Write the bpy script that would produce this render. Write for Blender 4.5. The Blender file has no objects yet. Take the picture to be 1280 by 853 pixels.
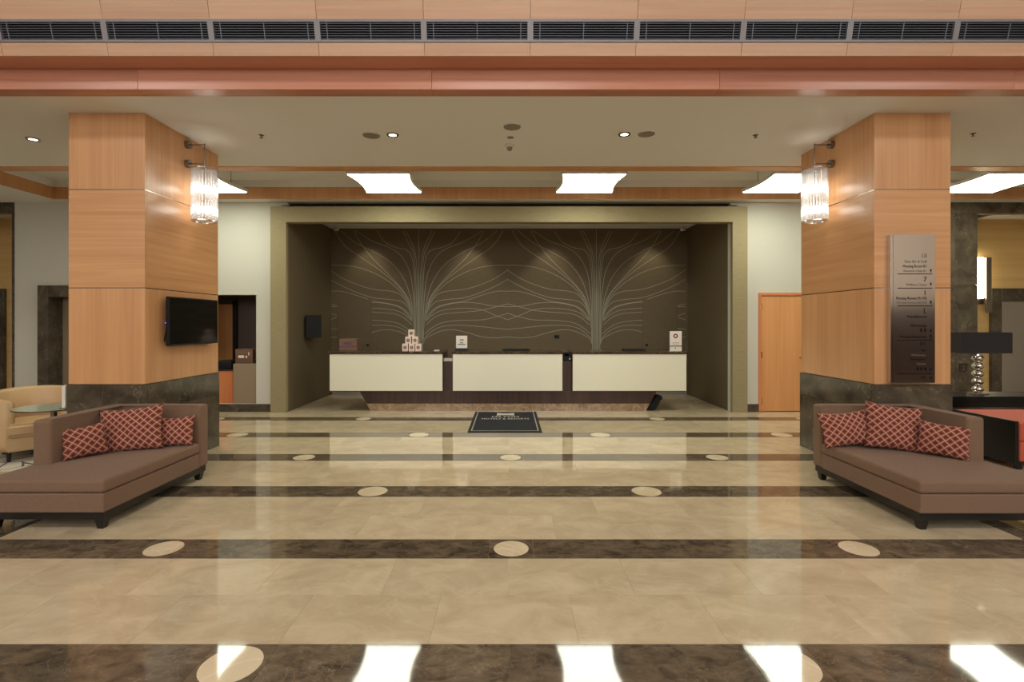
import bpy, bmesh, math, random
from mathutils import Vector, Matrix
random.seed(7)
C = bpy.context.scene.collection
scene = bpy.context.scene
PI = math.pi

# ------------------------------------------------------------------ camera
H = 1.7            # eye height, metres
F = 640.0          # focal length in pixels of the 1280x853 frame
cam = bpy.data.cameras.new('camera')
cam.sensor_width = 36.0
cam.lens = 36.0 * F / 1280.0
cam.shift_x = 3.0 / 1280.0
cam.shift_y = -21.5 / 1280.0
cam.clip_start = 0.05
cam_o = bpy.data.objects.new('camera', cam)
C.objects.link(cam_o)
cam_o.location = (0, 0, H)
cam_o.rotation_euler = (PI / 2, 0, 0)
scene.camera = cam_o

# ------------------------------------------------------------------ world, exposure, room lamps
w = bpy.data.worlds.new('world')
scene.world = w
w.use_nodes = True
w.node_tree.nodes['Background'].inputs[0].default_value = (1.0, 0.9, 0.78, 1)
w.node_tree.nodes['Background'].inputs[1].default_value = 0.0
scene.view_settings.view_transform = 'Standard'
scene.view_settings.look = 'None'
scene.view_settings.gamma = 1.0
scene.view_settings.use_curve_mapping = False
scene.view_settings.exposure = 0.18


def lamp(name, kind, loc, energy, col=(1, 0.9, 0.75), target=None, **kw):
    l = bpy.data.lights.new(name, kind)
    l.energy = energy
    l.color = col
    for k, v in kw.items():
        setattr(l, k, v)
    o = bpy.data.objects.new(name, l)
    C.objects.link(o)
    o.location = loc
    if target is not None:
        d = Vector(target) - Vector(loc)
        o.rotation_euler = d.to_track_quat('-Z', 'Y').to_euler()
    return o


# unseen fill lamps added under the high entrance hall ceiling
for x in (-7.0, 0.0, 7.0):
    for y in (-5.5, 0.2):
        lamp('hall_lamp_offscreen', 'AREA', (x, y, 6.4), 125, (1, 0.95, 0.9), (x, y, 0), shape='RECTANGLE', size=2.6, size_y=1.2)
# downlights recessed in the lobby ceiling
for x, y in ((-1.45, 6.35), (1.42, 6.33), (-6.05, 6.5)):
    lamp('downlight_lamp', 'SPOT', (x, y, 4.02), 60, (1, 0.95, 0.68), (x, y, 0), spot_size=1.5, spot_blend=0.6, shadow_soft_size=0.06)
# wall washers inside the reception recess
for x in (-3.35, -0.95, 0.98, 3.4):
    lamp('wall_washer', 'SPOT', (x, 11.72, 3.95), 28, (1, 0.93, 0.7), (x, 12.22, 2.2), spot_size=1.35, spot_blend=0.75, shadow_soft_size=0.05)


# ------------------------------------------------------------------ materials
def L(r, g, b):
    f = lambda c: (c / 255 / 12.92) if c / 255 <= 0.04045 else ((c / 255 + 0.055) / 1.055) ** 2.4
    return (f(r), f(g), f(b), 1.0)


def newmat(name, rough=0.5, metal=0.0, col=None, **kw):
    m = bpy.data.materials.new(name)
    m.use_nodes = True
    nt = m.node_tree
    p = nt.nodes['Principled BSDF']
    p.inputs['Roughness'].default_value = rough
    p.inputs['Metallic'].default_value = metal
    if col:
        p.inputs['Base Color'].default_value = col
    for k, v in kw.items():
        p.inputs[k].default_value = v
    return m, nt, p


def N(nt, t, **kw):
    n = nt.nodes.new(t)
    for k, v in kw.items():
        if k in n.inputs:
            n.inputs[k].default_value = v
        else:
            setattr(n, k, v)
    return n


def coords(nt, scale=(1, 1, 1), jitter=True, rot=(0, 0, 0)):
    tc = N(nt, 'ShaderNodeTexCoord')
    mp = N(nt, 'ShaderNodeMapping')
    mp.inputs['Scale'].default_value = scale
    mp.inputs['Rotation'].default_value = rot
    nt.links.new(tc.outputs['Object'], mp.inputs['Vector'])
    if jitter:
        oi = N(nt, 'ShaderNodeObjectInfo')
        mu = N(nt, 'ShaderNodeMath', operation='MULTIPLY')
        mu.inputs[1].default_value = 37.0
        nt.links.new(oi.outputs['Random'], mu.inputs[0])
        nt.links.new(mu.outputs[0], mp.inputs['Location'])
    return mp


def ramp(nt, src, stops):
    r = N(nt, 'ShaderNodeValToRGB')
    e = r.color_ramp.elements
    while len(e) < len(stops):
        e.new(0.5)
    for i, (p, c) in enumerate(stops):
        e[i].position = p
        e[i].color = c
    nt.links.new(src, r.inputs[0])
    return r


def vary(nt, colsock, amount):
    """small brightness change from one piece to the next"""
    oi = N(nt, 'ShaderNodeObjectInfo')
    mr = N(nt, 'ShaderNodeMapRange')
    mr.inputs['To Min'].default_value = 1 - amount
    mr.inputs['To Max'].default_value = 1 + amount
    nt.links.new(oi.outputs['Random'], mr.inputs['Value'])
    hs = N(nt, 'ShaderNodeHueSaturation')
    nt.links.new(mr.outputs[0], hs.inputs['Value'])
    nt.links.new(colsock, hs.inputs['Color'])
    return hs.outputs[0]


def plain(name, rgb, rough=0.5, metal=0.0, **kw):
    return newmat(name, rough, metal, L(*rgb), **kw)[0]


def wood(name, c0, c1, grain='x', rough=0.32, var=0.05, fine=28.0):
    m, nt, p = newmat(name, rough)
    sc = {'x': (0.5, fine, fine), 'z': (fine, fine, 0.5), 'y': (fine, 0.5, fine)}[grain]
    mp = coords(nt, sc)
    n = N(nt, 'ShaderNodeTexNoise', Scale=1.0, Detail=5.0, Roughness=0.6, Distortion=0.35)
    nt.links.new(mp.outputs[0], n.inputs['Vector'])
    sc2 = tuple(v * 0.16 if v > 1 else v * 0.7 for v in sc)
    mp2 = coords(nt, sc2)
    n2 = N(nt, 'ShaderNodeTexNoise', Scale=1.0, Detail=3.0, Distortion=0.8)
    nt.links.new(mp2.outputs[0], n2.inputs['Vector'])
    mx = N(nt, 'ShaderNodeMath', operation='ADD')
    nt.links.new(n.outputs['Fac'], mx.inputs[0])
    nt.links.new(n2.outputs['Fac'], mx.inputs[1])
    hv = N(nt, 'ShaderNodeMath', operation='MULTIPLY')
    hv.inputs[1].default_value = 0.5
    nt.links.new(mx.outputs[0], hv.inputs[0])
    r = ramp(nt, hv.outputs[0], [(0.33, L(*c0)), (0.67, L(*c1))])
    nt.links.new(vary(nt, r.outputs[0], var), p.inputs['Base Color'])
    b = N(nt, 'ShaderNodeBump', Strength=0.04, Distance=0.002)
    nt.links.new(n.outputs['Fac'], b.inputs['Height'])
    nt.links.new(b.outputs[0], p.inputs['Normal'])
    return m


def marble(name, c0, c1, vein, rough=0.08, scale=2.0, veinw=0.035, var=0.06, stretch=(1, 1, 1), veinmix=0.6):
    m, nt, p = newmat(name, rough)
    mp = coords(nt, stretch)
    n = N(nt, 'ShaderNodeTexNoise', Scale=scale * 2, Detail=9.0, Roughness=0.65, Distortion=0.6)
    nt.links.new(mp.outputs[0], n.inputs['Vector'])
    r = ramp(nt, n.outputs['Fac'], [(0.32, L(*c0)), (0.68, L(*c1))])
    n2 = N(nt, 'ShaderNodeTexNoise', Scale=scale, Detail=6.0, Roughness=0.55, Distortion=1.6)
    nt.links.new(mp.outputs[0], n2.inputs['Vector'])
    s = N(nt, 'ShaderNodeMath', operation='SUBTRACT')
    s.inputs[1].default_value = 0.5
    nt.links.new(n2.outputs['Fac'], s.inputs[0])
    a = N(nt, 'ShaderNodeMath', operation='ABSOLUTE')
    nt.links.new(s.outputs[0], a.inputs[0])
    vr = ramp(nt, a.outputs[0], [(0.0, (veinmix,) * 3 + (1,)), (veinw, (0, 0, 0, 1))])
    mx = N(nt, 'ShaderNodeMix', data_type='RGBA')
    nt.links.new(vr.outputs[0], mx.inputs[0])
    nt.links.new(r.outputs[0], mx.inputs[6])
    mx.inputs[7].default_value = L(*vein)
    nt.links.new(vary(nt, mx.outputs[2], var), p.inputs['Base Color'])
    return m


def woven(name, c0, c1, sc=(6, 160, 160), rough=0.75, bump=0.15):
    m, nt, p = newmat(name, rough)
    mp = coords(nt, sc, jitter=False)
    n = N(nt, 'ShaderNodeTexNoise', Scale=1.0, Detail=3.0)
    nt.links.new(mp.outputs[0], n.inputs['Vector'])
    r = ramp(nt, n.outputs['Fac'], [(0.3, L(*c0)), (0.7, L(*c1))])
    nt.links.new(r.outputs[0], p.inputs['Base Color'])
    b = N(nt, 'ShaderNodeBump', Strength=bump, Distance=0.003)
    nt.links.new(n.outputs['Fac'], b.inputs['Height'])
    nt.links.new(b.outputs[0], p.inputs['Normal'])
    return m


def fabric(name, c0, c1):
    m, nt, p = newmat(name, 0.85)
    p.inputs['Sheen Weight'].default_value = 0.06
    tc = N(nt, 'ShaderNodeTexCoord')
    hs = []
    for sc in ((60, 420, 420), (420, 420, 60)):
        mp = N(nt, 'ShaderNodeMapping')
        mp.inputs['Scale'].default_value = sc
        nt.links.new(tc.outputs['Object'], mp.inputs[0])
        n = N(nt, 'ShaderNodeTexNoise', Scale=1.0, Detail=2.0)
        nt.links.new(mp.outputs[0], n.inputs['Vector'])
        hs.append(n.outputs['Fac'])
    a = N(nt, 'ShaderNodeMath', operation='ADD')
    nt.links.new(hs[0], a.inputs[0])
    nt.links.new(hs[1], a.inputs[1])
    h = N(nt, 'ShaderNodeMath', operation='MULTIPLY')
    h.inputs[1].default_value = 0.5
    nt.links.new(a.outputs[0], h.inputs[0])
    r = ramp(nt, h.outputs[0], [(0.32, L(*c0)), (0.68, L(*c1))])
    nt.links.new(r.outputs[0], p.inputs['Base Color'])
    b = N(nt, 'ShaderNodeBump', Strength=0.25, Distance=0.002)
    nt.links.new(h.outputs[0], b.inputs['Height'])
    nt.links.new(b.outputs[0], p.inputs['Normal'])
    return m


def emit(name, col, strength):
    m = bpy.data.materials.new(name)
    m.use_nodes = True
    nt = m.node_tree
    nt.nodes.remove(nt.nodes['Principled BSDF'])
    e = N(nt, 'ShaderNodeEmission')
    e.inputs[0].default_value = col
    e.inputs[1].default_value = strength
    nt.links.new(e.outputs[0], nt.nodes['Material Output'].inputs[0])
    return m


def pillow_mat():
    m, nt, p = newmat('pillow_weave', 0.9)
    p.inputs['Sheen Weight'].default_value = 0.05
    tc = N(nt, 'ShaderNodeTexCoord')
    mp = N(nt, 'ShaderNodeMapping')
    mp.inputs['Rotation'].default_value = (0, 0, PI / 4)
    nt.links.new(tc.outputs['UV'], mp.inputs[0])
    fr = N(nt, 'ShaderNodeVectorMath', operation='FRACTION')
    nt.links.new(mp.outputs[0], fr.inputs[0])
    sb = N(nt, 'ShaderNodeVectorMath', operation='SUBTRACT')
    sb.inputs[1].default_value = (0.5, 0.5, 0)
    nt.links.new(fr.outputs[0], sb.inputs[0])
    sx = N(nt, 'ShaderNodeSeparateXYZ')
    nt.links.new(sb.outputs[0], sx.inputs[0])

    def mth(op, a, b=None):
        n = N(nt, 'ShaderNodeMath', operation=op)
        for i, v in enumerate((a, b)):
            if v is None:
                continue
            if isinstance(v, (int, float)):
                n.inputs[i].default_value = v
            else:
                nt.links.new(v, n.inputs[i])
        return n.outputs[0]
    ax, ay = mth('ABSOLUTE', sx.outputs[0]), mth('ABSOLUTE', sx.outputs[1])
    edge = mth('GREATER_THAN', mth('MAXIMUM', ax, ay), 0.45)
    d = mth('SQRT', mth('ADD', mth('MULTIPLY', sx.outputs[0], sx.outputs[0]), mth('MULTIPLY', sx.outputs[1], sx.outputs[1])))
    ring = mth('LESS_THAN', mth('ABSOLUTE', mth('SUBTRACT', d, 0.33)), 0.0)
    core = mth('LESS_THAN', d, 0.25)
    mx0 = N(nt, 'ShaderNodeMix', data_type='RGBA')
    nt.links.new(core, mx0.inputs[0])
    mx0.inputs[6].default_value = L(132, 62, 52)
    mx0.inputs[7].default_value = L(86, 32, 29)
    mx = N(nt, 'ShaderNodeMix', data_type='RGBA')
    nt.links.new(mth('MAXIMUM', edge, ring), mx.inputs[0])
    nt.links.new(mx0.outputs[2], mx.inputs[6])
    mx.inputs[7].default_value = L(200, 164, 130)
    nt.links.new(mx.outputs[2], p.inputs['Base Color'])
    return m


def brick_like_rug():
    m, nt, p = newmat('lounge_rug', 0.95)
    mp = coords(nt, (2.2, 2.2, 2.2), jitter=False, rot=(0, 0, 0.5))
    v = N(nt, 'ShaderNodeTexVoronoi', feature='DISTANCE_TO_EDGE', Scale=1.6)
    nt.links.new(mp.outputs[0], v.inputs['Vector'])
    r = ramp(nt, v.outputs['Distance'], [(0.02, L(80, 76, 66)), (0.05, L(196, 190, 172))])
    nt.links.new(r.outputs[0], p.inputs['Base Color'])
    return m


M = {}
M['wood_z'] = wood('cherry_veneer_vertical', (194, 140, 94), (214, 162, 114), 'z', 0.3)
M['wood_x'] = wood('cherry_veneer_horizontal', (190, 136, 90), (216, 164, 116), 'x', 0.3)
M['wood_y'] = wood('cherry_veneer_along', (190, 136, 90), (216, 164, 116), 'y', 0.3)
M['fascia'] = wood('pale_cherry_fascia', (190, 146, 114), (210, 168, 136), 'x', 0.4)
M['beam'] = wood('red_cherry_beam', (184, 122, 96), (208, 146, 120), 'x', 0.3)
M['cove_wood'] = wood('cove_cherry', (194, 140, 94), (214, 162, 114), 'z', 0.4)
M['door_wood'] = wood('door_cherry', (196, 136, 84), (216, 156, 100), 'z', 0.35)
M['alcove_wood'] = wood('maple_panel', (206, 168, 104), (224, 188, 126), 'x', 0.35)
M['walnut'] = wood('walnut_base', (44, 27, 18), (76, 50, 36), 'z', 0.4, fine=40)
M['black_wood'] = plain('black_stained_wood', (22, 18, 17), 0.35)
M['ceiling'] = plain('ceiling_paint', (230, 229, 224), 0.9)
M['white_wall'] = plain('warm_white_paint', (198, 195, 182), 0.85)
M['hall_wall'] = plain('hall_wall_paint', (196, 184, 168), 0.8)
M['hall_dark'] = plain('hall_dark_panelling', (56, 40, 32), 0.4)  # made-up dark tone, gives the steel sign its mirrored gradient
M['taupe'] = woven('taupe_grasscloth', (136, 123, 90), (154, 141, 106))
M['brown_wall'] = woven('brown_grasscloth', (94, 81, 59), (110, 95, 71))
M['line'] = plain('silver_print', (164, 160, 140), 0.45)
M['dark_marble'] = marble('emperador_marble', (52, 44, 38), (92, 80, 68), (150, 132, 110), 0.07, 2.2, 0.01, 0.06, (1, 1, 1), 0.4)
M['wall_marble'] = marble('emperador_wall_marble', (54, 47, 38), (96, 86, 70), (150, 136, 114), 0.12, 1.3, 0.006, 0.06, (1, 1, 1), 0.45)
M['floor_dark'] = marble('emperador_floor_marble', (58, 49, 39), (116, 101, 82), (160, 142, 116), 0.05, 3.4, 0.009, 0.14, (1.0, 1.5, 1.0), 0.35)
M['floor_beige'] = marble('cream_floor_marble', (180, 162, 132), (203, 186, 156), (216, 200, 172), 0.05, 1.3, 0.02, 0.06, (1, 1.5, 1), 0.22)
M['disc'] = marble('cream_inlay_marble', (200, 182, 150), (214, 198, 168), (226, 210, 184), 0.05, 2.0, 0.03, 0.02)
M['plinth'] = marble('plinth_marble', (120, 98, 78), (156, 132, 106), (180, 156, 128), 0.12, 2.5)
M['grout'] = plain('floor_grout', (164, 146, 114), 0.5)
M['sofa'] = fabric('taupe_sofa_weave', (104, 79, 61), (132, 103, 81))
M['pillow'] = pillow_mat()
M['leather'] = plain('cream_leather', (190, 158, 116), 0.45)
M['red'] = fabric('terracotta_upholstery', (176, 76, 52), (196, 94, 66))
M['black'] = plain('black_lacquer', (12, 11, 12), 0.3)
M['black_plastic'] = plain('black_plastic', (8, 8, 9), 0.75)
M['screen'] = plain('screen_glass', (4, 4, 6), 0.08)
M['steel'] = plain('brushed_steel', (190, 184, 176), 0.45, 1.0)
M['sign_steel'] = plain('sign_brushed_steel', (214, 204, 196), 0.13, 1.0)
M['chrome'] = plain('chrome', (210, 206, 200), 0.12, 1.0)
M['nickel'] = plain('satin_nickel', (150, 142, 132), 0.25, 1.0)
M['brass'] = plain('brass', (214, 190, 130), 0.2, 1.0)
M['alu'] = plain('grey_aluminium', (128, 124, 126), 0.45, 0.4)
M['slat'] = plain('dark_slat', (112, 114, 122), 0.45, 0.3)
M['void'] = plain('duct_black', (26, 28, 34), 0.8)
M['cream_panel'] = plain('cream_glass_panel', (230, 226, 206), 0.18)
M['desk_dark'] = plain('desk_dark_edge', (52, 40, 30), 0.35)
M['worktop'] = marble('brown_granite_worktop', (44, 34, 28), (86, 68, 54), (130, 110, 90), 0.12, 6)
M['panel_light'] = emit('panel_diffuser', (0.97, 1.0, 0.83, 1), 14.0)
M['bulb'] = emit('warm_bulb', (1.0, 0.95, 0.84, 1), 14.0)
M['down'] = emit('downlight_lens', (1.0, 0.95, 0.85, 1), 6.0)
M['strip'] = emit('strip_light', (1.0, 0.9, 0.62, 1), 18.0)
M['daylight'] = emit('window_daylight', (1.0, 0.965, 0.92, 1), 3.5)
M['lampbulb'] = emit('lamp_bulb', (1.0, 0.97, 0.92, 1), 20.0)
M['led'] = emit('blue_led', (0.15, 0.1, 1.0, 1), 4.0)
M['white_plastic'] = plain('white_plastic', (218, 212, 200), 0.5)
M['grey_plastic'] = plain('speaker_grille', (140, 130, 112), 0.7)
M['card'] = plain('white_card', (222, 214, 204), 0.6)
M['pinkbox'] = plain('white_box_card', (226, 206, 192), 0.6)
M['redprint'] = plain('maroon_print', (110, 44, 40), 0.6)
M['ink'] = plain('black_ink', (30, 26, 24), 0.9, **{'Specular IOR Level': 0.05})
M['greyink'] = plain('grey_ink', (116, 108, 100), 0.9, **{'Specular IOR Level': 0.05})
M['silverink'] = plain('pale_ink', (196, 190, 180), 0.5)
M['carton'] = plain('brown_carton', (116, 84, 66), 0.7)
M['carton_print'] = plain('carton_print', (86, 62, 84), 0.7)
M['wicker'] = wood('printed_wood_box', (88, 60, 44), (122, 88, 64), 'x', 0.5)
M['navy'] = plain('navy_carpet', (17, 17, 27), 0.95)
M['rubber'] = plain('black_rubber', (20, 19, 20), 0.8)
M['silverthread'] = plain('silver_thread', (150, 146, 138), 0.7)
M['greypanel'] = plain('grey_laminate', (138, 120, 96), 0.5)
M['niche'] = plain('niche_brown', (92, 74, 64), 0.5)
M['rug'] = brick_like_rug()
M['shade'] = plain('black_lampshade', (30, 28, 32), 0.6)
M['orange_wood'] = wood('orange_cabinet_wood', (190, 110, 62), (212, 132, 80), 'z', 0.35)


def glass(name, rough=0.0, tint=(1, 1, 1, 1), mix=0.5):
    m = bpy.data.materials.new(name)
    m.use_nodes = True
    nt = m.node_tree
    nt.nodes.remove(nt.nodes['Principled BSDF'])
    t = N(nt, 'ShaderNodeBsdfTransparent')
    t.inputs[0].default_value = tint
    g = N(nt, 'ShaderNodeBsdfGlossy')
    g.inputs['Roughness'].default_value = rough
    tl = N(nt, 'ShaderNodeBsdfTranslucent')
    tl.inputs[0].default_value = (0.95, 0.95, 0.95, 1)
    a = N(nt, 'ShaderNodeMixShader')
    a.inputs[0].default_value = mix
    nt.links.new(t.outputs[0], a.inputs[1])
    nt.links.new(tl.outputs[0], a.inputs[2])
    lw = N(nt, 'ShaderNodeLayerWeight', Blend=0.25)
    b = N(nt, 'ShaderNodeMixShader')
    nt.links.new(lw.outputs['Fresnel'], b.inputs[0])
    nt.links.new(a.outputs[0], b.inputs[1])
    nt.links.new(g.outputs[0], b.inputs[2])
    nt.links.new(b.outputs[0], nt.nodes['Material Output'].inputs[0])
    return m


M['rod'] = glass('glass_rod', 0.1, (0.97, 0.97, 0.97, 1), 0.22)
M['tableglass'] = plain('frosted_table_glass', (184, 190, 170), 0.1)  # opaque pale colour stands in for the white wall mirrored in the glass
M['crystal'] = newmat('crystal', 0.05, 0.0, (0.9, 0.9, 0.88, 1), **{'Transmission Weight': 0.5, 'IOR': 1.5})[0]


# ------------------------------------------------------------------ builders
def tag(o, label=None, cat=None, group=None, kind=None):
    if label:
        o['label'] = label
    if cat:
        o['category'] = cat
    if group:
        o['group'] = group
    if kind:
        o['kind'] = kind
    return o


def empty(name, loc, label=None, cat=None, group=None, kind=None, rz=0.0):
    o = bpy.data.objects.new(name, None)
    C.objects.link(o)
    o.location = loc
    o.rotation_euler[2] = rz
    o.empty_display_size = 0.1
    return tag(o, label, cat, group, kind)


def root_matrix(o):
    m = Matrix.LocRotScale(o.location, o.rotation_euler, o.scale)
    if o.parent:
        m = root_matrix(o.parent) @ o.matrix_parent_inverse @ m
    return m


def link(name, me, mat, parent=None, local=False):
    o = bpy.data.objects.new(name, me)
    C.objects.link(o)
    if mat is not None and not me.materials:
        me.materials.append(M[mat] if isinstance(mat, str) else mat)
    if parent:
        o.parent = parent
        if not local:
            o.matrix_parent_inverse = root_matrix(parent).inverted()
    return o


def build(name, bm, mat, parent=None, local=False, smooth=False):
    bmesh.ops.recalc_face_normals(bm, faces=bm.faces)
    me = bpy.data.meshes.new(name)
    if smooth:
        for f in bm.faces:
            f.smooth = True
    bm.to_mesh(me)
    bm.free()
    return link(name, me, mat, parent, local)


def hexa(bm, p):
    v = [bm.verts.new(q) for q in p]
    fs = []
    for f in ((0, 3, 2, 1), (4, 5, 6, 7), (0, 1, 5, 4), (1, 2, 6, 5), (2, 3, 7, 6), (3, 0, 4, 7)):
        fs.append(bm.faces.new([v[i] for i in f]))
    return v, fs


def abox(bm, x0, x1, y0, y1, z0, z1):
    return hexa(bm, [(x0, y0, z0), (x1, y0, z0), (x1, y1, z0), (x0, y1, z0), (x0, y0, z1), (x1, y0, z1), (x1, y1, z1), (x0, y1, z1)])


def boxes(name, lst, mat, parent=None, bev=0.0, seg=1, local=False, smooth=False):
    bm = bmesh.new()
    for b in lst:
        x0, x1 = min(b[0], b[1]), max(b[0], b[1])
        abox(bm, x0, x1, b[2], b[3], b[4], b[5])
    if bev:
        bmesh.ops.bevel(bm, geom=list(bm.edges), offset=bev, segments=seg, profile=0.5, affect='EDGES')
    return build(name, bm, mat, parent, local, smooth)


def cyl(bm, p0, p1, r, seg=16, r2=None, cap=True):
    p0, p1 = Vector(p0), Vector(p1)
    d = p1 - p0
    q = d.to_track_quat('Z', 'Y')
    r2 = r if r2 is None else r2
    a = [bm.verts.new(p0 + q @ Vector((r * math.cos(2 * PI * i / seg), r * math.sin(2 * PI * i / seg), 0))) for i in range(seg)]
    b = [bm.verts.new(p1 + q @ Vector((r2 * math.cos(2 * PI * i / seg), r2 * math.sin(2 * PI * i / seg), 0))) for i in range(seg)]
    for i in range(seg):
        j = (i + 1) % seg
        bm.faces.new((a[i], a[j], b[j], b[i]))
    if cap:
        bm.faces.new(a[::-1])
        bm.faces.new(b)


def cylo(name, p0, p1, r, mat, parent=None, seg=16, r2=None, local=False, smooth=False):
    bm = bmesh.new()
    cyl(bm, p0, p1, r, seg, r2)
    o = build(name, bm, mat, parent, local)
    if smooth:
        for f in o.data.polygons:
            f.use_smooth = len(f.vertices) == 4
    return o


def lathe(name, prof, centre, mat, parent=None, seg=24, local=False):
    bm = bmesh.new()
    rings = []
    for r, z in prof:
        if r < 1e-5:
            rings.append([bm.verts.new((centre[0], centre[1], centre[2] + z))])
        else:
            rings.append([bm.verts.new((centre[0] + r * math.cos(2 * PI * i / seg), centre[1] + r * math.sin(2 * PI * i / seg), centre[2] + z)) for i in range(seg)])
    for a, b in zip(rings, rings[1:]):
        for i in range(seg):
            j = (i + 1) % seg
            if len(a) == 1 and len(b) == 1:
                continue
            if len(a) == 1:
                bm.faces.new((a[0], b[i], b[j]))
            elif len(b) == 1:
                bm.faces.new((a[i], a[j], b[0]))
            else:
                bm.faces.new((a[i], a[j], b[j], b[i]))
    return build(name, bm, mat, parent, local, smooth=True)


def prism(name, poly, z0, z1, mat, parent=None, bev=0.0, seg=1, smooth=False):
    bm = bmesh.new()
    a = [bm.verts.new((x, y, z0)) for x, y in poly]
    b = [bm.verts.new((x, y, z1)) for x, y in poly]
    n = len(poly)
    bm.faces.new(a[::-1])
    bm.faces.new(b)
    for i in range(n):
        j = (i + 1) % n
        bm.faces.new((a[i], a[j], b[j], b[i]))
    if bev:
        bmesh.ops.bevel(bm, geom=list(bm.edges), offset=bev, segments=seg, profile=0.5, affect='EDGES')
    return build(name, bm, mat, parent, smooth=smooth)


def text(name, s, size, mat, parent, origin, xdir=(1, 0, 0), ydir=(0, 0, 1), align='CENTER', width=None):
    """flat lettering, its baseline starting at origin and running along xdir"""
    cu = bpy.data.curves.new('lettering', 'FONT')
    cu.body = s
    cu.size = size
    cu.align_x = align
    cu.resolution_u = 2
    tmp = bpy.data.objects.new('lettering', cu)
    me = bpy.data.meshes.new_from_object(tmp)
    bpy.data.objects.remove(tmp)
    bpy.data.curves.remove(cu)
    k = 1.0
    if width and len(me.vertices):
        xs = [v.co.x for v in me.vertices]
        k = width / (max(xs) - min(xs))
    o, xd, yd = Vector(origin), Vector(xdir), Vector(ydir)
    for v in me.vertices:
        v.co = o + xd * (v.co.x * k) + yd * v.co.y
    me.materials.clear()
    return link(name, me, mat, parent)


def structure(o, label=None):
    return tag(o, label, None, None, 'structure')


# ------------------------------------------------------------------ floor
BAND0, STEP, BW = 2.551, 1.321, 0.331
floor = structure(boxes('floor', [(-12, 12, -8, 13.2, -0.2, -0.003)], 'grout'), 'polished cream marble floor with dark marble bands')
_shared = {}


def slab(name, x0, x1, y0, y1, mat):
    """one stone of the floor; alike stones share a mesh"""
    g = 0.0007
    key = (mat, round(x1 - x0, 4), round(y1 - y0, 4))
    if key not in _shared:
        bm = bmesh.new()
        hx, hy = (x1 - x0) / 2 - g, (y1 - y0) / 2 - g
        abox(bm, -hx, hx, -hy, hy, -0.012, 0)
        bmesh.ops.recalc_face_normals(bm, faces=bm.faces)
        me = bpy.data.meshes.new(name)
        bm.to_mesh(me)
        bm.free()
        me.materials.append(M[mat])
        _shared[key] = me
    o = bpy.data.objects.new(name, _shared[key])
    C.objects.link(o)
    o.parent = floor
    o.location = ((x0 + x1) / 2, (y0 + y1) / 2, 0)
    return o


TW = 0.8
ROWS = []
for k in range(-1, 7):
    yb = BAND0 + STEP * k
    a, b = yb + BW / 2, yb + STEP - BW / 2
    if k == 6:
        continue
    ROWS += [(a, (a + b) / 2), ((a + b) / 2, b)]
y = BAND0 + STEP * 5 + BW / 2 + 0.99
ROWS = [r for r in ROWS if r[0] < 9.2 + 1.0]
XL = 4.05       # the cream field ends at a marble border on the pillar line
for ri, (a, b) in enumerate(ROWS):
    off = -0.81 if ri % 2 else -0.43
    XL = 4.05 if b < 7.2 else (8.2 if b < 9.9 else 4.28)
    i0 = int((-XL - off) / TW) - 1
    for i in range(i0, i0 + 24):
        x0, x1 = off + i * TW, off + (i + 1) * TW
        x0, x1 = max(x0, -XL), min(x1, XL)
        if x1 - x0 < 0.03:
            continue
        if a < 2.3 and min(abs(x0), abs(x1)) > 3.2:
            continue
        slab('cream_tile', x0, x1, a, b, 'floor_beige')
ylast = ROWS[-1][1]
# stone of the recess behind the last row
yy = ylast
while yy < 12.3:
    y2 = min(yy + 0.495, 12.3)
    for i in range(-6, 6):
        x0, x1 = max(i * TW, -4.28), min((i + 1) * TW, 4.28)
        if x1 - x0 > 0.02:
            slab('cream_tile', x0, x1, yy, y2, 'floor_beige')
    yy = y2
# dark bands with cream discs; rows alternate
discme = {}


def disc(x, y, r):
    if r not in discme:
        bm = bmesh.new()
        cyl(bm, (0, 0, -0.010), (0, 0, 0.0006), r, 40)
        bmesh.ops.recalc_face_normals(bm, faces=bm.faces)
        me = bpy.data.meshes.new('inlay_disc')
        bm.to_mesh(me)
        bm.free()
        me.materials.append(M['disc'])
        discme[r] = me
    o = bpy.data.objects.new('inlay_disc', discme[r])
    C.objects.link(o)
    o.parent = floor
    o.location = (x, y, 0)


for k in range(-1, 6):
    yb = BAND0 + STEP * k
    if k % 2 == 1 or k == -1:
        xs = [i * 2.627 + 0.012 for i in (-3, -2, -1, 0, 1, 2, 3)]
        r = 0.132
    else:
        xs = [(i + 0.5) * 2.776 for i in (-3, -2, -1, 0, 1, 2)]
        r = 0.147
    if k == -1:
        xs = [x for x in xs]
    y0, y1 = yb - BW / 2, yb + BW / 2
    XL = 4.05 if yb < 7.0 else 8.2
    cuts = [-XL]
    for x in xs:
        if abs(x) < XL - 0.2:
            slab('dark_tile', x - BW / 2, x + BW / 2, y0, y1, 'floor_dark')
            disc(x, yb, r)
            cuts += [x - BW / 2, x + BW / 2]
        else:
            pass
    cuts.append(XL)
    for i in range(0, len(cuts), 2):
        a, b = cuts[i], cuts[i + 1]
        if b - a < 0.02:
            continue
        n = max(1, round((b - a) / 1.15))
        for j in range(n):
            slab('dark_tile', a + (b - a) * j / n, a + (b - a) * (j + 1) / n, y0, y1, 'floor_dark')
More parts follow.
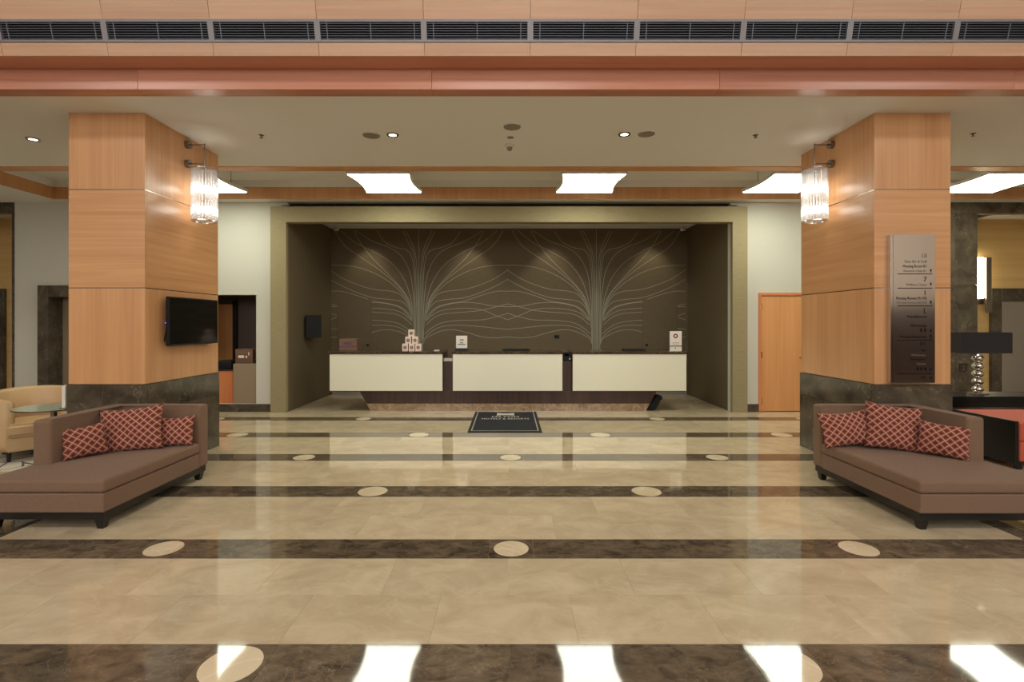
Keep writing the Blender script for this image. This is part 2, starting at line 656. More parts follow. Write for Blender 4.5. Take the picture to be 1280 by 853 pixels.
# marble border along the pillars, then lounge floor
XL = 4.05
for s in (-1, 1):
    for j in range(9):
        ya = 1.06 + j * 1.02
        if ya + 1.02 > 7.2:
            break
        a, b = sorted((s * XL, s * (XL + 0.33)))
        slab('dark_tile', a, b, ya, ya + 1.02, 'floor_dark')
    for j in range(3):
        for i in range(5):
            ya = 3.307 + j * 1.29
            a, b = sorted((s * (XL + 0.33 + i * 1.3), s * (XL + 0.33 + (i + 1) * 1.3)))
            slab('cream_tile', a, b, ya, ya + 1.29, 'floor_beige')
    for j in range(5):
        ya = 7.177 + j * 0.86
        a, b = sorted((s * 8.2, s * 10.9))
        slab('cream_tile', a, b, ya, ya + 0.86, 'floor_beige')
slab('dark_tile', -12, 12, -8.0, 1.06, 'floor_dark')  # unseen hall floor, made dark for the reflection in the steel sign

# ------------------------------------------------------------------ ceilings
ZC = 4.05
CX0, CX1, CY0, CY1, ZU = -8.53, 10.4, 7.83, 9.58, 4.39
ceil = structure(boxes('ceiling', [
    (-12, 12, 5.28, 7.63, ZC, ZC + 0.12),
    (-12, CX0 - 0.02, 7.63, 13.2, ZC, ZC + 0.12),
    (CX1 + 0.02, 12, 7.63, 13.2, ZC, ZC + 0.12),
    (CX0 - 0.02, CX1 + 0.02, CY1 + 0.02, 10.0, ZC, ZC + 0.12),
    (CX0 - 0.1, CX1 + 0.1, 7.6, 9.8, ZU, ZU + 0.1),
    (CX0 - 0.1, CX1 + 0.1, CY1 + 0.005, CY1 + 0.06, 4.26, ZU),
    (CX0 - 0.06, CX0 - 0.005, 7.63, CY1, 4.26, ZU),
    (CX1 + 0.005, CX1 + 0.06, 7.63, CY1, 4.26, ZU),
], 'ceiling'), 'off-white plaster ceiling over the lobby')
t = structure(boxes('trim_1', [(-12, 12, 7.63, CY0, ZC - 0.015, ZC + 0.1)], 'cove_wood'), 'thin cherry strip along the ceiling edge before the light cove')
t = structure(boxes('trim_2', [(CX0, CX1, CY1, CY1 + 0.03, ZC - 0.012, 4.26), (CX0 - 0.03, CX0, 7.83, CY1 + 0.03, ZC - 0.012, 4.26),
                               (CX1, CX1 + 0.03, 7.83, CY1 + 0.03, ZC - 0.012, 4.26)], 'cove_wood'), 'cherry fascia lining the light cove')

# front beam and bulkhead
t = empty('trim_3', (0, 5.2, ZC), 'cherry beam board hanging across the full width', None, None, 'structure')
for i, (a, b) in enumerate(((-12, -8.1), (-8.1, -3.72), (-3.72, -0.78), (-0.78, 2.1), (2.1, 5.05), (5.05, 8.6), (8.6, 12))):
    boxes('beam_board', [(a + 0.0015, b - 0.0015, 5.12, 5.28, ZC - 0.004, 4.244)], 'beam', t, 0.002)
structure(boxes('trim_4', [(-12, 12, 4.875, 5.3, 4.246, 4.32)], 'beam'), 'cherry soffit above the beam')


def BH(x, t, d=0.0):
    """point on the sloping bulkhead: t along the slope, d out of it towards the hall"""
    n = Vector((0, -0.462, -0.11)).normalized()
    p = Vector((x, 4.86 - 0.11 * t, 4.244 + 0.462 * t)) + n * d
    return p


def bh_box(bm, x0, x1, t0, t1, d0, d1):
    hexa(bm, [BH(x0, t0, d1), BH(x1, t0, d1), BH(x1, t0, d0), BH(x0, t0, d0), BH(x0, t1, d1), BH(x1, t1, d1), BH(x1, t1, d0), BH(x0, t1, d0)])


bm = bmesh.new()
bh_box(bm, -12, 12, 0.0, 5.2, -0.12, -0.03)
bulk = structure(build('wall_bulkhead', bm, 'void'), 'sloping cherry panelled bulkhead over the lobby opening')
JX = [0.195 + i for i in range(-12, 13)]
for a in JX[:-1]:
    b = a + 1.0
    a2, b2 = max(a, -11.98), min(b, 11.98)
    if b2 - a2 < 0.1:
        continue
    for t0, t1 in ((0.0, 0.245), (0.665, 2.2), (2.2, 3.7), (3.7, 5.2)):
        if t0 > 2.1 and abs(a) > 11:
            pass
        bm = bmesh.new()
        bh_box(bm, a2 + 0.002, b2 - 0.002, t0, t1 - 0.006, -0.03, 0.0)
        build('wood_panel', bm, 'fascia', bulk)
# air grilles, one unit per panel
proto = None
for a in JX[1:-2]:
    if abs(a + 0.5) > 8.6:
        continue
    g = empty('air_grille', (a + 0.5, 4.81, 4.36), 'long dark slatted air grille in a grey frame set into the bulkhead', 'air vent', 'air grilles along the bulkhead')
    if proto is None:
        kids = []
        bm = bmesh.new()
        x0, x1 = a, a + 1.0
        bh_box(bm, x0, x1, 0.25, 0.295, -0.02, 0.006)
        bh_box(bm, x0, x1, 0.615, 0.66, -0.02, 0.006)
        bh_box(bm, x0, x0 + 0.027, 0.295, 0.615, -0.02, 0.006)
        bh_box(bm, x1 - 0.027, x1, 0.295, 0.615, -0.02, 0.006)
        kids.append(build('frame', bm, 'alu', g))
        for j in range(7):
            tt = 0.315 + j * 0.045
            bm = bmesh.new()
            hexa(bm, [BH(x0 + 0.027, tt, 0.0), BH(x1 - 0.027, tt, 0.0), BH(x1 - 0.027, tt + 0.022, -0.03), BH(x0 + 0.027, tt + 0.022, -0.03),
                      BH(x0 + 0.027, tt + 0.008, 0.0), BH(x1 - 0.027, tt + 0.008, 0.0), BH(x1 - 0.027, tt + 0.03, -0.03), BH(x0 + 0.027, tt + 0.03, -0.03)])
            kids.append(build('slat', bm, 'slat', g))
        for fx in (0.09, 0.5, 0.91):
            bm = bmesh.new()
            bh_box(bm, x0 + fx - 0.003, x0 + fx + 0.003, 0.295, 0.615, -0.008, 0.001)
            kids.append(build('rib', bm, 'slat', g))
        proto = g
    else:
        for kd in kids:
            c = kd.copy()
            C.objects.link(c)
            c.parent = g
            c.matrix_parent_inverse = proto_inv
    if proto is g:
        proto_inv = kids[0].matrix_parent_inverse.copy()

# the tall hall behind the camera
structure(boxes('ceiling_hall', [(-12, 12, -8, 4.9, 6.5, 6.6)], 'ceiling'), 'high white ceiling of the entrance hall')
structure(boxes('wall_hall', [(-12, 12, -8.2, -8, 2.6, 6.6)], 'hall_wall'), 'plastered wall of the entrance hall')
for wi in range(4):  # invented glowing glazing, unseen, lights the pillar fronts from behind the camera
    wx = -9.0 + wi * 6.0
    wn = structure(empty('window_%d_offscreen' % (wi + 1), (wx, -8.0, 3.0)), 'tall daylit window of the entrance hall')
    boxes('pane_offscreen', [(wx - 2.4, wx + 2.4, -7.995, -7.985, 3.0, 6.1)], 'daylight', wn)
    boxes('frame', [(wx - 2.5, wx - 2.4, -8.0, -7.93, 2.9, 6.2), (wx + 2.4, wx + 2.5, -8.0, -7.93, 2.9, 6.2), (wx - 0.03, wx + 0.03, -7.984, -7.94, 3.0, 6.1),
                    (wx - 2.4, wx + 2.4, -8.0, -7.93, 2.9, 3.0), (wx - 2.4, wx + 2.4, -8.0, -7.93, 6.1, 6.2)], 'alu', wn)
structure(boxes('wall_entrance', [(-12, 12, -8.2, -8, 0, 2.6)], 'hall_dark'), 'dark panelled entrance wall')
for s_, sd in ((-1, 'left'), (1, 'right')):  # unseen wainscot added dark for the steel sign to mirror
    structure(boxes('wall_panelling_' + sd, [(s_ * 11.94, s_ * 12.0, -7.99, 4.3, 0, 2.3)], 'hall_dark'), 'dark wainscot along the entrance hall side wall')
structure(boxes('wall_left', [(-12.2, -12, -8.2, 13.2, 0, 6.6)], 'hall_wall'), 'plain left side wall')
structure(boxes('wall_right', [(12, 12.2, -8.2, 13.2, 0, 6.6)], 'hall_wall'), 'plain right side wall')

# ------------------------------------------------------------------ back wall
YB = 9.9
ZT = ZC
# left: white wall with a marble framed doorway and a service niche
structure(boxes('wall_back_left', [
    (-9.57, -8.88, YB, YB + 0.12, 0, ZT), (-8.88, -7.9, YB, YB + 0.12, 2.22, ZT), (-7.9, -6.1, YB, YB + 0.12, 0, ZT),
    (-6.1, -4.90, YB, YB + 0.12, 2.26, ZT), (-6.1, -4.90, YB, YB + 0.12, 0, 0.15), (-4.90, -4.29, YB, YB + 0.12, 0, ZT),
    (-9.57, -9.45, YB + 0.121, 13.2, 0, ZT)], 'white_wall'), 'warm white wall left of the reception recess')
structure(boxes('wall_back_right', [
    (4.27, 4.81, YB, YB + 0.12, 0, ZT), (4.81, 5.85, YB, YB + 0.12, 2.30, ZT), (5.85, 8.2, YB, YB + 0.12, 0, ZT)], 'white_wall'),
    'warm white wall right of the reception recess')
structure(boxes('baseboard_left', [(-7.7, -4.585, YB - 0.02, YB, 0, 0.15), (-9.56, -9.09, YB - 0.02, YB, 0, 0.15)], 'dark_marble'), 'dark marble skirting left of the recess')
structure(boxes('baseboard_right', [(4.555, 4.81, YB - 0.02, YB, 0, 0.15), (5.85, 8.2, YB - 0.02, YB, 0, 0.15)], 'dark_marble'), 'dark marble skirting right of the recess')
structure(boxes('baseboard_recess', [(-4.25, 4.25, 12.27, 12.299, 0, 0.09)], 'steel'), 'pale metal skirting at the foot of the recess')

# brown clad portal and recess
structure(boxes('wall_portal', [(-4.58, -4.29, 9.8, YB, 0, 3.95), (4.27, 4.555, 9.8, YB, 0, 3.95), (-4.29, 4.27, 9.8, 10.0, 3.65, 3.95),
                                (-4.29, -4.28, YB - 0.1, 9.9, 0, 3.65)], 'taupe'), 'taupe grasscloth portal framing the reception')
structure(boxes('trim_5', [(-4.30, 4.28, 10.0, 10.03, 3.93, ZC + 0.1)], 'taupe'), 'taupe strip deep in the gap above the portal')
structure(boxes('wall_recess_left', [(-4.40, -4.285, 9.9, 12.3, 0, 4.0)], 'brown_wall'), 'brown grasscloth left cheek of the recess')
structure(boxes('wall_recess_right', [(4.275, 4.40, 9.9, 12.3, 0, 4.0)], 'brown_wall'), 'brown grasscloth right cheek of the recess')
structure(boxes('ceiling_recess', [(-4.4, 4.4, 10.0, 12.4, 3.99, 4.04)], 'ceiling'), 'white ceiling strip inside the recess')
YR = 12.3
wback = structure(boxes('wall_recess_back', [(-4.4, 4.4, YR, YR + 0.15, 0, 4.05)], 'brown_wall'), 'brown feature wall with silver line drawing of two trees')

# silver line drawing: one half tree traced, mirrored to four
half = [
    [(815, 190), (815, 500), (815, 800)],
    [(880, 195), (845, 270), (830, 330), (822, 450), (820, 600), (820, 800)],
    [(895, 195), (860, 270), (840, 320), (830, 450), (826, 600), (824, 800)],
    [(1025, 195), (985, 250), (930, 278), (875, 292), (850, 330), (838, 420), (834, 560), (830, 800)],
    [(1130, 195), (1050, 245), (960, 280), (905, 320), (865, 390), (848, 470), (838, 600), (834, 800)],
    [(1205, 195), (1130, 255), (1040, 300), (960, 350), (900, 420), (865, 500), (845, 600), (836, 760)],
    [(1140, 195), (1100, 265), (1040, 340), (960, 420), (890, 500), (855, 570), (842, 680)],
    [(1235, 195), (1185, 270), (1100, 330), (1000, 400), (920, 470), (870, 540), (846, 640)],
    [(1262, 367), (1200, 368), (1120, 378), (1030, 410), (950, 460), (890, 520), (855, 590), (842, 680)],
    [(1260, 390), (1200, 430), (1120, 465), (1040, 488), (950, 498), (900, 520), (862, 580), (845, 640)],
    [(1260, 437), (1200, 470), (1120, 505), (1040, 530), (960, 538), (900, 550), (862, 590), (845, 650)],
    [(1262, 497), (1200, 498), (1120, 520), (1040, 547), (960, 560), (900, 580), (862, 615), (845, 650)],
    [(1260, 575), (1180, 570), (1110, 557), (1030, 553), (950, 565), (900, 585), (850, 640)],
    [(1260, 560), (1180, 580), (1110, 595), (1020, 603), (940, 610), (890, 630), (850, 665)],
    [(1260, 640), (1190, 615), (1130, 590), (1050, 582), (960, 588), (900, 605), (850, 645)],
    [(1260, 607), (1200, 625), (1130, 640), (1020, 643), (930, 655), (880, 680), (845, 710)],
    [(1262, 688), (1200, 682), (1080, 670), (970, 668), (900, 685), (850, 725), (838, 760)],
    [(1262, 725), (1200, 730), (1130, 725), (1060, 705), (990, 690), (930, 695), (880, 715), (838, 745), (834, 800)],
]
SC = YR / F


def catmull(pts, n=6):
    P = [Vector(p) for p in pts]
    P = [2 * P[0] - P[1]] + P + [2 * P[-1] - P[-2]]
    out = []
    for i in range(1, len(P) - 2):
        a, b, c, d = P[i - 1:i + 3]
        for k in range(n):
            t = k / n
            out.append(0.5 * ((2 * b) + (c - a) * t + (2 * a - 5 * b + 4 * c - d) * t * t + (3 * b - a - 3 * c + d) * t ** 3))
    out.append(P[-2])
    return out


bm = bmesh.new()
for trunk in (523.7, 745.3):
    for s in (-1, 1):
        for li, ln in enumerate(half):
            if li == 0 and s < 0:
                continue
            pts = catmull([((trunk + s * (x - 815) / 4 - 637) * SC, H + (405 - (240 + yy / 4)) * SC) for x, yy in ln])
            wd = 0.0055
            prev = None
            for i, p in enumerate(pts):
                a = pts[max(i - 1, 0)]
                b = pts[min(i + 1, len(pts) - 1)]
                d = (b - a).normalized()
                n = Vector((-d.y, d.x)) * wd
                cur = (bm.verts.new((p.x + n.x, YR - 0.004, p.y + n.y)), bm.verts.new((p.x - n.x, YR - 0.004, p.y - n.y)))
                if prev:
                    bm.faces.new((prev[0], prev[1], cur[1], cur[0]))
                prev = cur
lines = build('tree_line_print', bm, 'line', wback)
lines['label'] = 'fine silver lines drawing two spreading trees'


def px(x, Y):
    return (x - 637) * Y / F


def pz(y, Y):
    return H - (y - 405) * Y / F


# two concealed doors in the feature wall
for n, (a, b) in enumerate(((422, 464), (804, 846))):
    d = structure(empty('door_%d' % (n + 1), (px((a + b) / 2, YR), YR, 0)), ('flush brown concealed door behind the desk beside the wall speaker', 'flush brown concealed door behind the desk beside the tall white sign')[n])
    dlf = boxes('door_leaf', [(px(a, YR), px(b, YR), YR - 0.018, YR + 0.01, 0.02, pz(375, YR))], 'brown_wall', d, 0.003)
    e = 0.012
    boxes('door_frame', [(px(a, YR) - e, px(a, YR), YR - 0.006, YR, 0.02, pz(375, YR) + e), (px(b, YR), px(b, YR) + e, YR - 0.006, YR, 0.02, pz(375, YR) + e),
                       (px(a, YR) - e, px(b, YR) + e, YR - 0.006, YR, pz(375, YR), pz(375, YR) + e)], 'brown_wall', d)
    hx = px(460 if n == 0 else 808, YR)
    cylo('door_knob', (hx, YR - 0.05, 1.19), (hx, YR - 0.016, 1.19), 0.03, 'black_plastic', dlf)

tag(boxes('wall_socket', [(px(693, YR), px(699, YR), YR - 0.02, YR, pz(423, YR), pz(419, YR))], 'black_plastic', None, 0.004),
    'small black wall socket on the brown feature wall', 'wall socket')
for s, lab in ((-1, 'tiny ceiling camera in the corner of the recess above the wall speaker'), (1, 'tiny ceiling camera in the corner of the recess above the tall white sign')):
    c = empty('security_camera', (s * 4.1 - 0.01, 12.1, 3.99), lab, 'camera', 'recess corner cameras')
    x = s * 4.1
    cylo('mount', (x, 12.1, 3.93), (x, 12.1, 3.992), 0.035, 'white_plastic', c)
    cylo('camera_body', (x + s * 0.02, 12.06, 3.925), (x - s * 0.08, 11.98, 3.905), 0.035, 'white_plastic', c)

# wall speaker on the left cheek
sp = empty('wall_speaker', (-4.28, 10.85, 1.5), 'black loudspeaker box mounted on the brown left cheek of the recess', 'speaker')
boxes('bracket', [(-4.287, -4.16, 10.82, 10.9, 1.6, 1.7)], 'black_plastic', sp)
bm = bmesh.new()
pln = ((-4.225, 10.60), (-3.95, 10.75), (-4.07, 11.0), (-4.27, 10.90))
hexa(bm, [(a, b, 1.41) for a, b in pln] + [(a, b, 1.885) for a, b in pln])
bmesh.ops.bevel(bm, geom=list(bm.edges), offset=0.012, segments=2, affect='EDGES')
build('cabinet', bm, 'black_plastic', sp)

# ------------------------------------------------------------------ doorway and niche on the left
structure(boxes('trim_6', [(-9.615, -9.571, YB - 0.01, YB + 0.12, 0, 3.83)], 'dark_marble'), 'dark marble edge strip at the end of the white wall')
fr = structure(empty('door_3', (-8.4, YB, 0)), 'doorway with a dark marble surround in the white wall')
boxes('jamb', [(-9.08, -8.872, YB - 0.06, YB + 0.125, 0, 2.44)], 'wall_marble', fr, 0.004)
boxes('jamb', [(-7.908, -7.7, YB - 0.06, YB + 0.125, 0, 2.44)], 'wall_marble', fr, 0.004)
boxes('lintel', [(-8.871, -7.909, YB - 0.06, YB + 0.125, 2.212, 2.44)], 'wall_marble', fr, 0.004)
boxes('reveal', [(-8.89, -8.876, YB + 0.126, YB + 0.27, 0, 2.22), (-7.904, -7.88, YB + 0.126, YB + 0.27, 0, 2.22), (-8.875, -7.905, YB + 0.126, YB + 0.27, 2.2, 2.22)], 'wall_marble', fr)
boxes('door_leaf', [(-8.88, -7.9, YB + 0.27, YB + 0.32, 0, 2.22)], 'greypanel', fr)

structure(boxes('wall_niche', [(-6.8, -6.7, YB + 0.121, 11.2, 0, 2.4), (-4.90, -4.8, YB + 0.121, 11.2, 0, 2.4), (-6.7, -4.90, 11.1, 11.2, 0, 2.4),
                               (-6.7, -4.90, YB + 0.121, 11.1, 2.3, 2.4), (-6.7, -4.90, YB + 0.121, 11.1, 0.0, 0.14)], 'niche'), 'brown lined service niche')
cb = empty('cupboard', (-5.6, 10.3, 0.14), 'orange cherry cupboard with a grey side unit inside the service niche', 'cabinet')
boxes('cupboard_body', [(-6.08, px(291, 9.96), 9.96, 10.5, 0.14, pz(464, 9.96))], 'orange_wood', cb, 0.004)
boxes('top', [(-6.08, px(291, 9.96), 9.95, 10.5, pz(464, 9.96), pz(463, 9.96) + 0.012)], 'desk_dark', cb)
boxes('side_unit', [(px(291.3, 9.94), -4.905, 9.94, 10.5, 0.14, pz(455, 9.94))], 'greypanel', cb, 0.004)
bx = empty('printed_box', (-5.2, 10.0, pz(455, 9.94)), 'dark wooden box with pale lettering on the grey unit in the niche', 'box')
zb = pz(455, 9.94)
wbx = boxes('box_body', [(px(294, 10.0), px(316, 10.0), 10.0, 10.3, zb, zb + 0.28)], 'wicker', bx, 0.006)
boxes('emblem', [(px(298, 10.0), px(305, 10.0), 9.997, 10.001, zb + 0.11, zb + 0.16), (px(307, 10.0), px(309, 10.0), 9.997, 10.001, zb + 0.11, zb + 0.15),
                 (px(310.5, 10.0), px(311.5, 10.0), 9.997, 10.001, zb + 0.16, zb + 0.22)], 'card', wbx)
bg = empty('laptop_bag', (px(281, 10.1), 10.1, pz(463, 9.96)), 'black bag lying on the orange cupboard in the niche', 'bag')
zb2 = pz(463, 9.96) + 0.012
boxes('bag_body', [(px(272, 10.05), px(289, 10.05), 10.05, 10.35, zb2, zb2 + 0.17)], 'black_plastic', bg, 0.03, 3)
boxes('bag_flap', [(px(274, 10.05), px(287, 10.05), 10.04, 10.06, zb2 + 0.05, zb2 + 0.14)], 'black', bg, 0.005)
dn = structure(empty('door_4', (-5.75, 11.08, 0.14)), 'reddish wooden door at the back of the niche')
boxes('door_leaf', [(-6.65, px(291.5, 11.05), 11.04, 11.09, 0.14, 2.12)], 'door_wood', dn, 0.004)
boxes('door_frame', [(px(291.5, 11.05), px(296, 11.05), 11.02, 11.1, 0.14, 2.2)], 'black_wood', dn)

# wooden door on the right
YD = YB
d5 = structure(empty('door_5', (5.33, YD, 0)), 'cherry wood door with brass hinges in the white wall')
boxes('door_frame', [(4.81, 4.865, YD - 0.02, YD + 0.1, 0, 2.30)], 'orange_wood', d5, 0.003)
boxes('door_frame', [(5.795, 5.85, YD - 0.02, YD + 0.1, 0, 2.30)], 'orange_wood', d5, 0.003)
boxes('door_frame', [(4.865, 5.795, YD - 0.02, YD + 0.1, 2.245, 2.30)], 'orange_wood', d5, 0.003)
dl5 = boxes('door_leaf', [(4.868, 5.792, YD + 0.0, YD + 0.045, 0.01, 2.24)], 'door_wood', d5, 0.003)
for hz in (0.2, 1.1, 2.03):
    cylo('hinge', (4.866, YD - 0.012, hz - 0.06), (4.866, YD - 0.012, hz + 0.06), 0.014, 'brass', dl5, 10)
cylo('handle', (5.70, YD - 0.05, 1.05), (5.58, YD - 0.05, 1.05), 0.012, 'nickel', dl5, 8)
cylo('handle_stem', (5.70, YD - 0.05, 1.05), (5.70, YD + 0.002, 1.05), 0.012, 'nickel', dl5, 8)

# ------------------------------------------------------------------ lift alcoves at both ends
for s in (-1, 1):
    inner = 9.05 if s > 0 else 9.57
    side = 'right' if s > 0 else 'left'
    al = empty('wall_alcove_' + side, (s * 10.5, 11.5, 0), 'lift alcove wall of pale veneer with marble lintel', None, None, 'structure')
    boxes('veneer_panel', [(s * inner, s * 12, 11.5, 11.6, 2.49, 4.05)], 'alcove_wood', al)
    boxes('veneer_panel', [(s * inner * 0.98, s * (9.05 + 1.77 if s > 0 else 11.30), 11.5, 11.6, 0, 2.488)], 'alcove_wood', al)
    boxes('marble_lintel', [(s * (8.2 if s > 0 else 9.57), s * 12, YB, YB + 0.12, 3.83, ZC)], 'wall_marble', al)
    if s > 0:
        for i in range(3):
            z0, z1 = (0, 1.15, 2.45)[i], (1.148, 2.448, 3.828)[i]
            boxes('marble_slab', [(8.2, 8.62, YB, YB + 0.12, z0, z1)], 'wall_marble', al, 0.002)
            boxes('marble_slab', [(8.622, 9.05, YB, YB + 0.12, z0, z1)], 'wall_marble', al, 0.002)
        boxes('marble_return', [(8.95, 9.05, YB + 0.12, 11.5, 0, 3.95)], 'wall_marble', al)
        e0 = px(1236, 11.5)
        lift = structure(empty('door_6', (11.5, 11.45, 0)), 'brushed steel lift door with marble surround')
        boxes('surround', [(e0, e0 + 0.22, 11.42, 11.5, 0, 2.49)], 'wall_marble', lift, 0.003)
        boxes('surround', [(e0 + 0.221, 12, 11.42, 11.5, 2.2, 2.49)], 'wall_marble', lift, 0.003)
        boxes('lift_leaf', [(e0 + 0.221, 11.63, 11.46, 11.5, 0.02, 2.199)], 'steel', lift, 0.002)
        boxes('lift_leaf', [(11.634, 12, 11.46, 11.5, 0.02, 2.199)], 'steel', lift, 0.002)
        wl = empty('wall_light', (px(1229, 11.45), 11.45, 2.3), 'slim upright wall light with a metal bar in the lift alcove', 'lamp')
        xb = px(1231, 11.4)
        boxes('bar', [(xb - 0.02, xb + 0.10, 11.34, 11.37, pz(391, 11.36), pz(322, 11.36))], 'nickel', wl, 0.003)
        boxes('diffuser', [(xb - 0.16, xb - 0.02, 11.40, 11.45, pz(373, 11.4), pz(322, 11.4))], 'strip', wl)
        boxes('back_plate', [(xb - 0.16, xb + 0.06, 11.45, 11.502, pz(380, 11.4), pz(322, 11.4))], 'nickel', wl)
        boxes('standoff', [(xb + 0.01, xb + 0.04, 11.36, 11.46, pz(350, 11.4), pz(344, 11.4))], 'nickel', wl)
    else:
        e0 = px(8.5, 11.5)
        lift = structure(empty('door_7', (-11.6, 11.45, 0)), 'lift door with marble surround in the far alcove')
        boxes('surround', [(e0 - 0.3, e0, 11.42, 11.5, 0, 2.47)], 'wall_marble', lift, 0.003)
        boxes('surround', [(-12, e0 - 0.301, 11.42, 11.5, 2.2, 2.47)], 'wall_marble', lift, 0.003)
        boxes('lift_leaf', [(-12, e0 - 0.301, 11.46, 11.5, 0.02, 2.199)], 'steel', lift, 0.002)
cp = empty('call_panel', (px(1204, YB), YB, 0.95), 'dark lift call panel on the marble wall behind the table lamp', 'control panel')
cpl = boxes('plate', [(px(1199, YB), px(1209, YB), YB - 0.012, YB, pz(465, YB), pz(454.5, YB))], 'desk_dark', cp, 0.003)
for z in (455 + 3, 455 + 7):
    cylo('button', (px(1204, YB), YB - 0.018, pz(z, YB)), (px(1204, YB), YB - 0.01, pz(z, YB)), 0.018, 'nickel', cpl, 12)

# ------------------------------------------------------------------ pillars
PX0, PX1, PY0, PY1 = 4.06, 4.91, 5.70, 7.13
for s, lab in ((-1, 'square cherry clad pillar with a dark marble base and a television'), (1, 'square cherry clad pillar with a dark marble base and a steel directory sign')):
    pl = empty('pillar', (s * (PX0 + PX1) / 2, (PY0 + PY1) / 2, 0), lab, 'pillar')
    th = 0.025
    boxes('core', [(s * (PX0 + th), s * (PX1 - th), PY0 + th, PY1 - th, 0.0, ZC)], 'hall_wall', pl)
    tiers = ((1.027, 2.095, 'z'), (2.105, 3.191, 'h'), (3.201, ZC + 0.001, 'z'))
    for z0, z1, g in tiers:
        mx = 'wood_z' if g == 'z' else 'wood_x'
        my = 'wood_z' if g == 'z' else 'wood_y'
        boxes('wood_panel', [(s * PX0, s * PX1, PY0, PY0 + th, z0, z1)], mx, pl, 0.0015)
        boxes('wood_panel', [(s * PX0, s * PX1, PY1 - th, PY1, z0, z1)], mx, pl, 0.0015)
        boxes('wood_panel', [(s * PX0, s * (PX0 + th), PY0 + th + 0.002, PY1 - th - 0.002, z0, z1)], my, pl, 0.0015)
        boxes('wood_panel', [(s * (PX1 - th), s * PX1, PY0 + th + 0.002, PY1 - th - 0.002, z0, z1)], my, pl, 0.0015)
    for zj in (2.1, 3.196):
        boxes('joint_strip', [(s * (PX0 + 0.0015), s * (PX1 - 0.0015), PY0 + 0.0015, PY0 + th + 0.001, zj - 0.0048, zj + 0.0048), (s * (PX0 + 0.0015), s * (PX1 - 0.0015), PY1 - th - 0.001, PY1 - 0.0015, zj - 0.0048, zj + 0.0048),
                              (s * (PX0 + 0.0015), s * (PX0 + th + 0.001), PY0 + th + 0.002, PY1 - th - 0.002, zj - 0.0048, zj + 0.0048), (s * (PX1 - th - 0.001), s * (PX1 - 0.0015), PY0 + th + 0.002, PY1 - th - 0.002, zj - 0.0048, zj + 0.0048)], 'nickel', pl)
    o = 0.012
    for z0, z1 in ((0, 0.72), (0.722, 1.022)):
        boxes('marble_slab', [(s * (PX0 - o), s * (PX1 + o), PY0 - o, PY0 + th, z0, z1)], 'wall_marble', pl, 0.002)
        boxes('marble_slab', [(s * (PX0 - o), s * (PX1 + o), PY1 - th, PY1 + o, z0, z1)], 'wall_marble', pl, 0.002)
        boxes('marble_slab', [(s * (PX0 - o), s * (PX0 + th), PY0 + th + 0.002, PY1 - th - 0.002, z0, z1)], 'wall_marble', pl, 0.002)
        boxes('marble_slab', [(s * (PX1 - th), s * (PX1 + o), PY0 + th + 0.002, PY1 - th - 0.002, z0, z1)], 'wall_marble', pl, 0.002)

# ------------------------------------------------------------------ wall sconces on the pillars
for s, lab in ((-1, 'glass rod cylinder sconce on the pillar above the television'), (1, 'glass rod cylinder sconce on the inner face of the pillar with the directory sign')):
    y = 6.43
    xw = s * PX0
    xc = xw - s * 0.23
    sc = empty('wall_sconce', (xw, y, 3.3), lab, 'lamp', 'pillar sconces')
    za, zb = 3.95, 3.71
    for z in (za, zb):
        cylo('mount', (xw, y, z), (xw - s * 0.05, y, z), 0.05, 'nickel', sc, 20)
        cylo('arm', (xw - s * 0.04, y, z), (xc, y, z), 0.008, 'nickel', sc, 8)
    cylo('rod', (xc, y, 2.965), (xc, y, za + 0.012), 0.008, 'nickel', sc, 8)
    zt, zl, R = 3.64, 2.98, 0.135
    bm = bmesh.new()
    for i in range(4):
        a = i * PI / 2 + 0.4
        cyl(bm, (xc, y, zt), (xc + R * math.cos(a), y + R * math.sin(a), zt), 0.005, 6)
    build('top_spokes', bm, 'nickel', sc)
    for nm, zz in (('top_ring', zt - 0.012), ('bottom_ring', zl)):
        bm = bmesh.new()
        n = 32
        rr = [[bm.verts.new((xc + r * math.cos(2 * PI * i / n), y + r * math.sin(2 * PI * i / n), zz + dz)) for i in range(n)]
              for r, dz in ((R + 0.012, 0), (R + 0.012, 0.012), (R - 0.012, 0.012), (R - 0.012, 0))]
        for a in range(4):
            for i in range(n):
                j = (i + 1) % n
                bm.faces.new((rr[a][i], rr[a][j], rr[(a + 1) % 4][j], rr[(a + 1) % 4][i]))
        build(nm, bm, 'chrome', sc)
    n = 26
    bm = bmesh.new()
    cyl(bm, (0, 0, 0), (0, 0, zt - zl - 0.012), 0.0125, 8)
    bmesh.ops.recalc_face_normals(bm, faces=bm.faces)
    me = bpy.data.meshes.new('glass_rod')
    bm.to_mesh(me)
    bm.free()
    me.materials.append(M['rod'])
    for i in range(n):
        a = 2 * PI * i / n
        o = bpy.data.objects.new('glass_rod', me)
        C.objects.link(o)
        o.parent = sc
        o.location = (xc + R * math.cos(a) - xw, R * math.sin(a), zl + 0.006 - 3.3)
    for z in (3.39, 3.13):
        lathe('ring_lamp', [(0.088, -0.022), (0.102, -0.022), (0.108, 0.0), (0.102, 0.022), (0.088, 0.022), (0.088, -0.022)], (xc, y, z), 'bulb', sc, 24)

